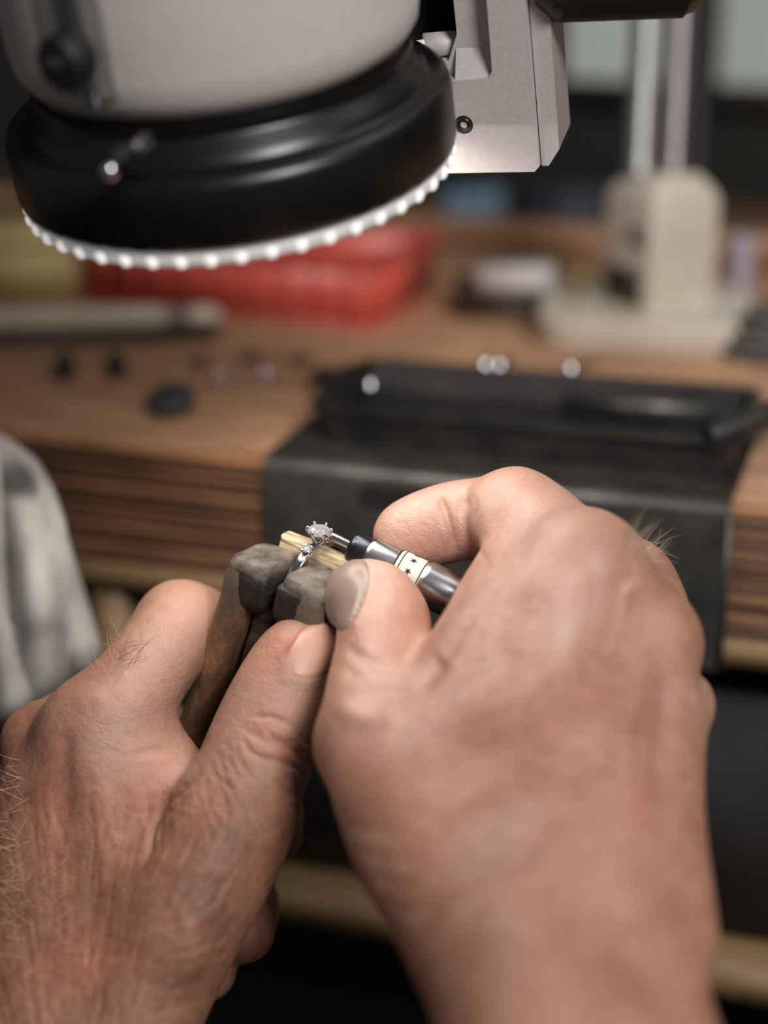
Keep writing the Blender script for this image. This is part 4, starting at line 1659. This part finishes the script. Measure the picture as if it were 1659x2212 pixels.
# thumb knuckle wrinkles
for w_ in ([(520, 1585), (545, 1620), (600, 1650), (650, 1662)], [(530, 1570), (560, 1590), (610, 1612), (662, 1630)], [(545, 1548), (590, 1552), (640, 1570)],
           [(575, 1580), (600, 1600), (640, 1612)], [(505, 1590), (520, 1640), (560, 1690), (610, 1715)], [(490, 1610), (505, 1660), (540, 1710), (580, 1740)],
           [(470, 1630), (490, 1690), (520, 1740), (560, 1770)], [(455, 1650), (470, 1710), (500, 1770)], [(440, 1680), (455, 1740), (480, 1800)],
           [(425, 1700), (435, 1760), (460, 1830)]):
    amp_ = -0.5 if w_[0][0] > 515 else -0.2
    S.stroke([(a + RNG.normal(0, 3), b + RNG.normal(0, 3)) for a, b in w_], 6.0, amp_)
for k in range(26):
    a = RNG.uniform(460, 650)
    b = RNG.uniform(1560, 1760)
    l = RNG.uniform(25, 60)
    th = math.radians(RNG.uniform(25, 65))
    S.stroke([(a, b), (a + l * .5 * math.cos(th), b + l * .5 * math.sin(th) + 4), (a + l * math.cos(th), b + l * math.sin(th))], 5, -0.2)
# long fine lines on the back of the hand
for k in range(330):
    a = RNG.uniform(-20, 520)
    b = RNG.uniform(1680, 2200)
    l = RNG.uniform(40, 120)
    lean = -0.25 + 0.9 * (a / 500) * (1 if b > 1750 else 0.4)
    S.stroke([(a, b), (a - lean * l * 0.4 + RNG.normal(0, 5), b + l * .5), (a - lean * l, b + l)], 5.0, RNG.uniform(-0.18, -0.05))
for k in range(60):
    a = RNG.uniform(180, 400)
    b = RNG.uniform(1560, 1760)
    l = RNG.uniform(30, 70)
    th = math.radians(RNG.uniform(-20, 30))
    S.stroke([(a, b), (a + l * math.cos(th), b + l * math.sin(th))], 5, RNG.uniform(-0.16, -0.05))
# skin folds across the wrist
for k in range(16):
    b = RNG.uniform(2000, 2200)
    a = RNG.uniform(0, 380)
    l = RNG.uniform(60, 160)
    S.stroke([(a, b), (a + l * .5, b - 12), (a + l, b - 34)], 7, -0.2)
# index finger creases near the clamp
S.stroke([(395, 1600), (405, 1575), (410, 1550)], 6, -0.3)
S.stroke([(300, 1340), (330, 1345), (365, 1330)], 8, -0.15)
# veins
S.stroke([(350, 1900), (395, 1980), (410, 2060), (380, 2160)], 14, 0.25)
S.stroke([(480, 1840), (440, 1960), (390, 2050), (350, 2150)], 13, 0.2)
# colour of the skin: redness at the cuticle and knuckles, brown blotches
S.tint([(690, 1348), (660, 1356), (634, 1384), (620, 1410)], 6, 0.75)
S.tint([(600, 1385), (580, 1440)], 34, 0.28)
S.tint([(560, 1560), (620, 1620)], 40, 0.3)
S.tint([(240, 1390), (215, 1440)], 28, 0.3)
S.tint([(190, 1550), (90, 1580)], 50, 0.15)
S.tint([(130, 1660), (110, 1800)], 60, 0.15)
S.tint([(330, 1660), (290, 1720)], 50, 0.2)
S.tint([(150, 2080), (260, 2040)], 60, 0.25)
# nail seat
oc = [(662, 1357), (638, 1382), (624, 1408), (620, 1438), (628, 1462), (655, 1471), (690, 1464), (712, 1442), (727, 1408), (729, 1376), (716, 1350), (690, 1344)]
S.stroke([oc[0], oc[1], oc[2], oc[3], oc[4], oc[5], oc[6], oc[7]], 6, 0.30)
S.stroke([(650, 1362), (628, 1386), (612, 1412), (609, 1442), (618, 1470), (652, 1482), (695, 1474)], 8, 0.25)
S.pale([(230, 1560), (330, 1440), (410, 1330)], 110, 0.5)  # paler fingers, with their lit tone put into the colour
S.pale([(560, 1580), (620, 1470), (680, 1370)], 110, 0.45)
S.pale([(320, 1640), (380, 1660)], 60, 0.35)
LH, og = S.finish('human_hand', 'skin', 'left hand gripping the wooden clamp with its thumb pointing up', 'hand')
nail(S, LH, og, oc, 'nail', (375, 402), 0.16)
roots = []
for k in range(80):
    t = RNG.uniform(0, 1)
    roots.append((258 - 70 * t + RNG.uniform(0, 60), 1372 + 85 * t + RNG.uniform(0, 40), RNG.normal(-0.2, .6), RNG.normal(-0.9, .4), RNG.uniform(2.5, 6), RNG.uniform(0.1, 0.7)))
for k in range(60):
    roots.append((RNG.uniform(4, 70), RNG.uniform(1640, 2050), RNG.normal(-0.8, .5), RNG.normal(-0.2, .7), RNG.uniform(3, 8), RNG.uniform(0.2, 0.8)))
for k in range(30):
    roots.append((RNG.uniform(40, 160), RNG.uniform(1850, 2180), RNG.normal(-0.6, .5), RNG.normal(0.5, .6), RNG.uniform(3, 7), RNG.uniform(0.2, 0.8)))
hairs(f, LH, og, roots, 'hair')
roots = [(RNG.uniform(240, 300), RNG.uniform(1395, 1440), RNG.normal(0.9, .4), RNG.normal(-0.1, .5), RNG.uniform(3, 7), 0.35) for k in range(13)]
hairs(f, LH, og, roots, 'hair_dark')

# ------------------------------------------------------------------ right hand
g = Field((-18, -128, 262), (78, 14, 440), 0.62)
# forearm, wrist
g.chain([(1330, 2900, 275, 23), (1270, 2420, 297, 20.5), (1250, 2180, 312, 19), (1230, 2000, 328, 19)], 6)
g.chain([(1190, 2420, 292, 15), (1135, 2215, 305, 12.5), (1030, 2010, 326, 13.6), (900, 1790, 346, 13.2), (812, 1610, 364, 11.4)], 12)
g.chain([(1420, 2420, 298, 15), (1396, 2180, 310, 10.5), (1384, 1980, 326, 9.5), (1392, 1780, 346, 8.6), (1424, 1600, 364, 7.8)], 6)
# metacarpals
g.chain([(1180, 2000, 326, 15), (1170, 1750, 345, 14.5), (1200, 1500, 362, 13.8), (1262, 1238, 376, 12.8)], 9)
g.chain([(1290, 2000, 324, 15), (1295, 1750, 343, 14), (1335, 1550, 358, 12.4), (1388, 1392, 370, 11.4)], 8)
g.chain([(1370, 2000, 325, 13), (1360, 1750, 346, 12), (1385, 1570, 362, 9.6)], 8)
g.ellip((1130, 1760, 350), (20, 26, 14), None, 14)
g.chain([(1000, 1830, 346, 14), (980, 1660, 358, 14), (1040, 1480, 368, 13.0), (1100, 1350, 376, 11.5)], 10)
# index finger
g.chain([(1262, 1238, 376, 12.6), (1205, 1180, 386, 10.2), (1155, 1130, 394, 9.7), (1112, 1112, 399, 9.8)], 3)
g.chain([(1114, 1112, 399, 9.7), (1050, 1118, 405, 9.0), (985, 1126, 407, 8.9), (930, 1140, 407.5, 8.6), (888, 1152, 407.5, 7.8), (868, 1156, 407.5, 6.4)], 3)
# edge of the web below the index finger
g.chain([(1160, 1190, 390, 9.8), (1112, 1270, 384, 10.2), (1085, 1370, 378, 11), (1040, 1460, 372, 11)], 6)
# thumb
g.chain([(812, 1600, 365, 11.6), (815, 1510, 373, 10.7), (828, 1420, 381, 10.2), (830, 1350, 387, 9.9), (815, 1305, 390, 8.8), (800, 1288, 391, 7.8)], 4)
g.ellip((770, 1290, 391.5), (5.0, 6.0, 5.0), None, 4)
# middle, ring and little finger curled away behind
g.chain([(1385, 1395, 370, 11.4), (1375, 1300, 388, 10.2), (1350, 1252, 404, 9.6), (1290, 1290, 418, 9.2), (1210, 1350, 422, 8.6), (1120, 1385, 418, 8.0), (1060, 1390, 412, 7.0)], 4)
g.chain([(1390, 1545, 365, 9.4), (1388, 1450, 385, 8.6), (1400, 1400, 404, 9.2), (1330, 1450, 420, 8.8), (1240, 1500, 420, 8.0), (1170, 1520, 410, 7)], 4)
g.chain([(1430, 1595, 364, 7.6), (1472, 1524, 371, 6.8), (1440, 1520, 392, 7.6), (1380, 1580, 405, 7.6), (1300, 1620, 400, 6.6)], 2)
v, q = g.mesh()
v = relax(v, q, 3, 0.5)
S = Sculpt(v, q)
# knuckle dimples and tendons
S.stroke([(1350, 1230), (1345, 1330), (1300, 1450)], 34, -2.3)
S.stroke([(1262, 1225), (1245, 1330), (1225, 1500)], 28, 1.5)
S.stroke([(1400, 1400), (1370, 1520), (1340, 1700)], 24, 1.1)
S.stroke([(1440, 1450), (1440, 1560), (1420, 1720)], 24, -1.6)
S.stroke([(1150, 1260), (1130, 1400), (1110, 1520)], 40, -0.8)
S.stroke([(960, 1470), (1010, 1400), (1050, 1330)], 18, 0.5)
# index finger creases
S.stroke([(948, 1068), (960, 1100), (975, 1150), (985, 1200)], 8, -1.3)
S.stroke([(1010, 1060), (1004, 1100), (1015, 1160), (1050, 1215)], 10, -1.3)
S.stroke([(1035, 1040), (1040, 1100), (1062, 1170)], 14, 0.3)
for k in range(18):
    a, b = RNG.uniform(830, 945), RNG.uniform(1085, 1180)
    S.stroke([(a, b), (a + 14, b + 10), (a + 22, b + 30)], 5, -0.1)
# thumb creases and joints
S.stroke([(745, 1395), (790, 1425), (850, 1450)], 14, -0.7)
S.stroke([(735, 1440), (800, 1470), (880, 1470)], 16, -0.6)
S.stroke([(720, 1520), (800, 1555), (870, 1540)], 26, 0.9)
S.stroke([(900, 1490), (930, 1450), (960, 1420)], 22, -1.0)
S.stroke([(760, 1370), (800, 1335), (850, 1325)], 22, 0.3)
# wrist folds on the left silhouette
for b in (1790, 1850, 1905, 1960):
    S.stroke([(b * 0.52 - 190, b - 15), (b * 0.52 - 130, b + 8), (b * 0.52 - 60, b + 10)], 14, -0.22)
S.tint([(1265, 1190), (1250, 1280)], 60, 0.16)
S.tint([(1380, 1390), (1330, 1400)], 50, 0.16)
S.tint([(820, 1350), (860, 1400)], 40,0.16)
S.tint([(880, 1180), (960, 1200)], 40, 0.2)
S.tint([(1280, 1490), (1200, 1560)], 40, 0.16)
S.tint([(1370, 1700), (1390, 1800)], 40, 0.2)
S.tint([(740, 1600), (800, 1640)], 60, 0.15)
ocr = [(700, 1300), (712, 1246), (738, 1222), (766, 1210), (790, 1216), (798, 1252), (784, 1300), (764, 1342), (746, 1360), (726, 1354), (708, 1334)]
S.stroke([(802, 1235), (805, 1258), (791, 1306), (771, 1348), (750, 1372)], 8, 0.5)
S.pale([(1250, 1260), (1180, 1130), (1050, 1090), (870, 1140)], 120, 0.7)  # paler index finger, lit knuckle included in the colour
S.pale([(790, 1260), (840, 1400), (800, 1560)], 90, 0.5)
S.pale([(1400, 1380), (1450, 1500)], 80, 0.35)
S.pale([(1250, 1230), (1230, 1380)], 55, 0.6)  # knuckle highlight painted into the skin colour
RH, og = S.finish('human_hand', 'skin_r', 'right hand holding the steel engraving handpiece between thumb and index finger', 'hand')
nail(S, RH, og, ocr, 'nail_grey', (370, 395), 0.16)
roots = [(RNG.uniform(1330, 1420), RNG.uniform(1150, 1215), RNG.normal(0.7, .3), RNG.normal(-0.6, .4), RNG.uniform(3, 7), -0.2) for k in range(60)]
hairs(g, RH, og, roots, 'hair')
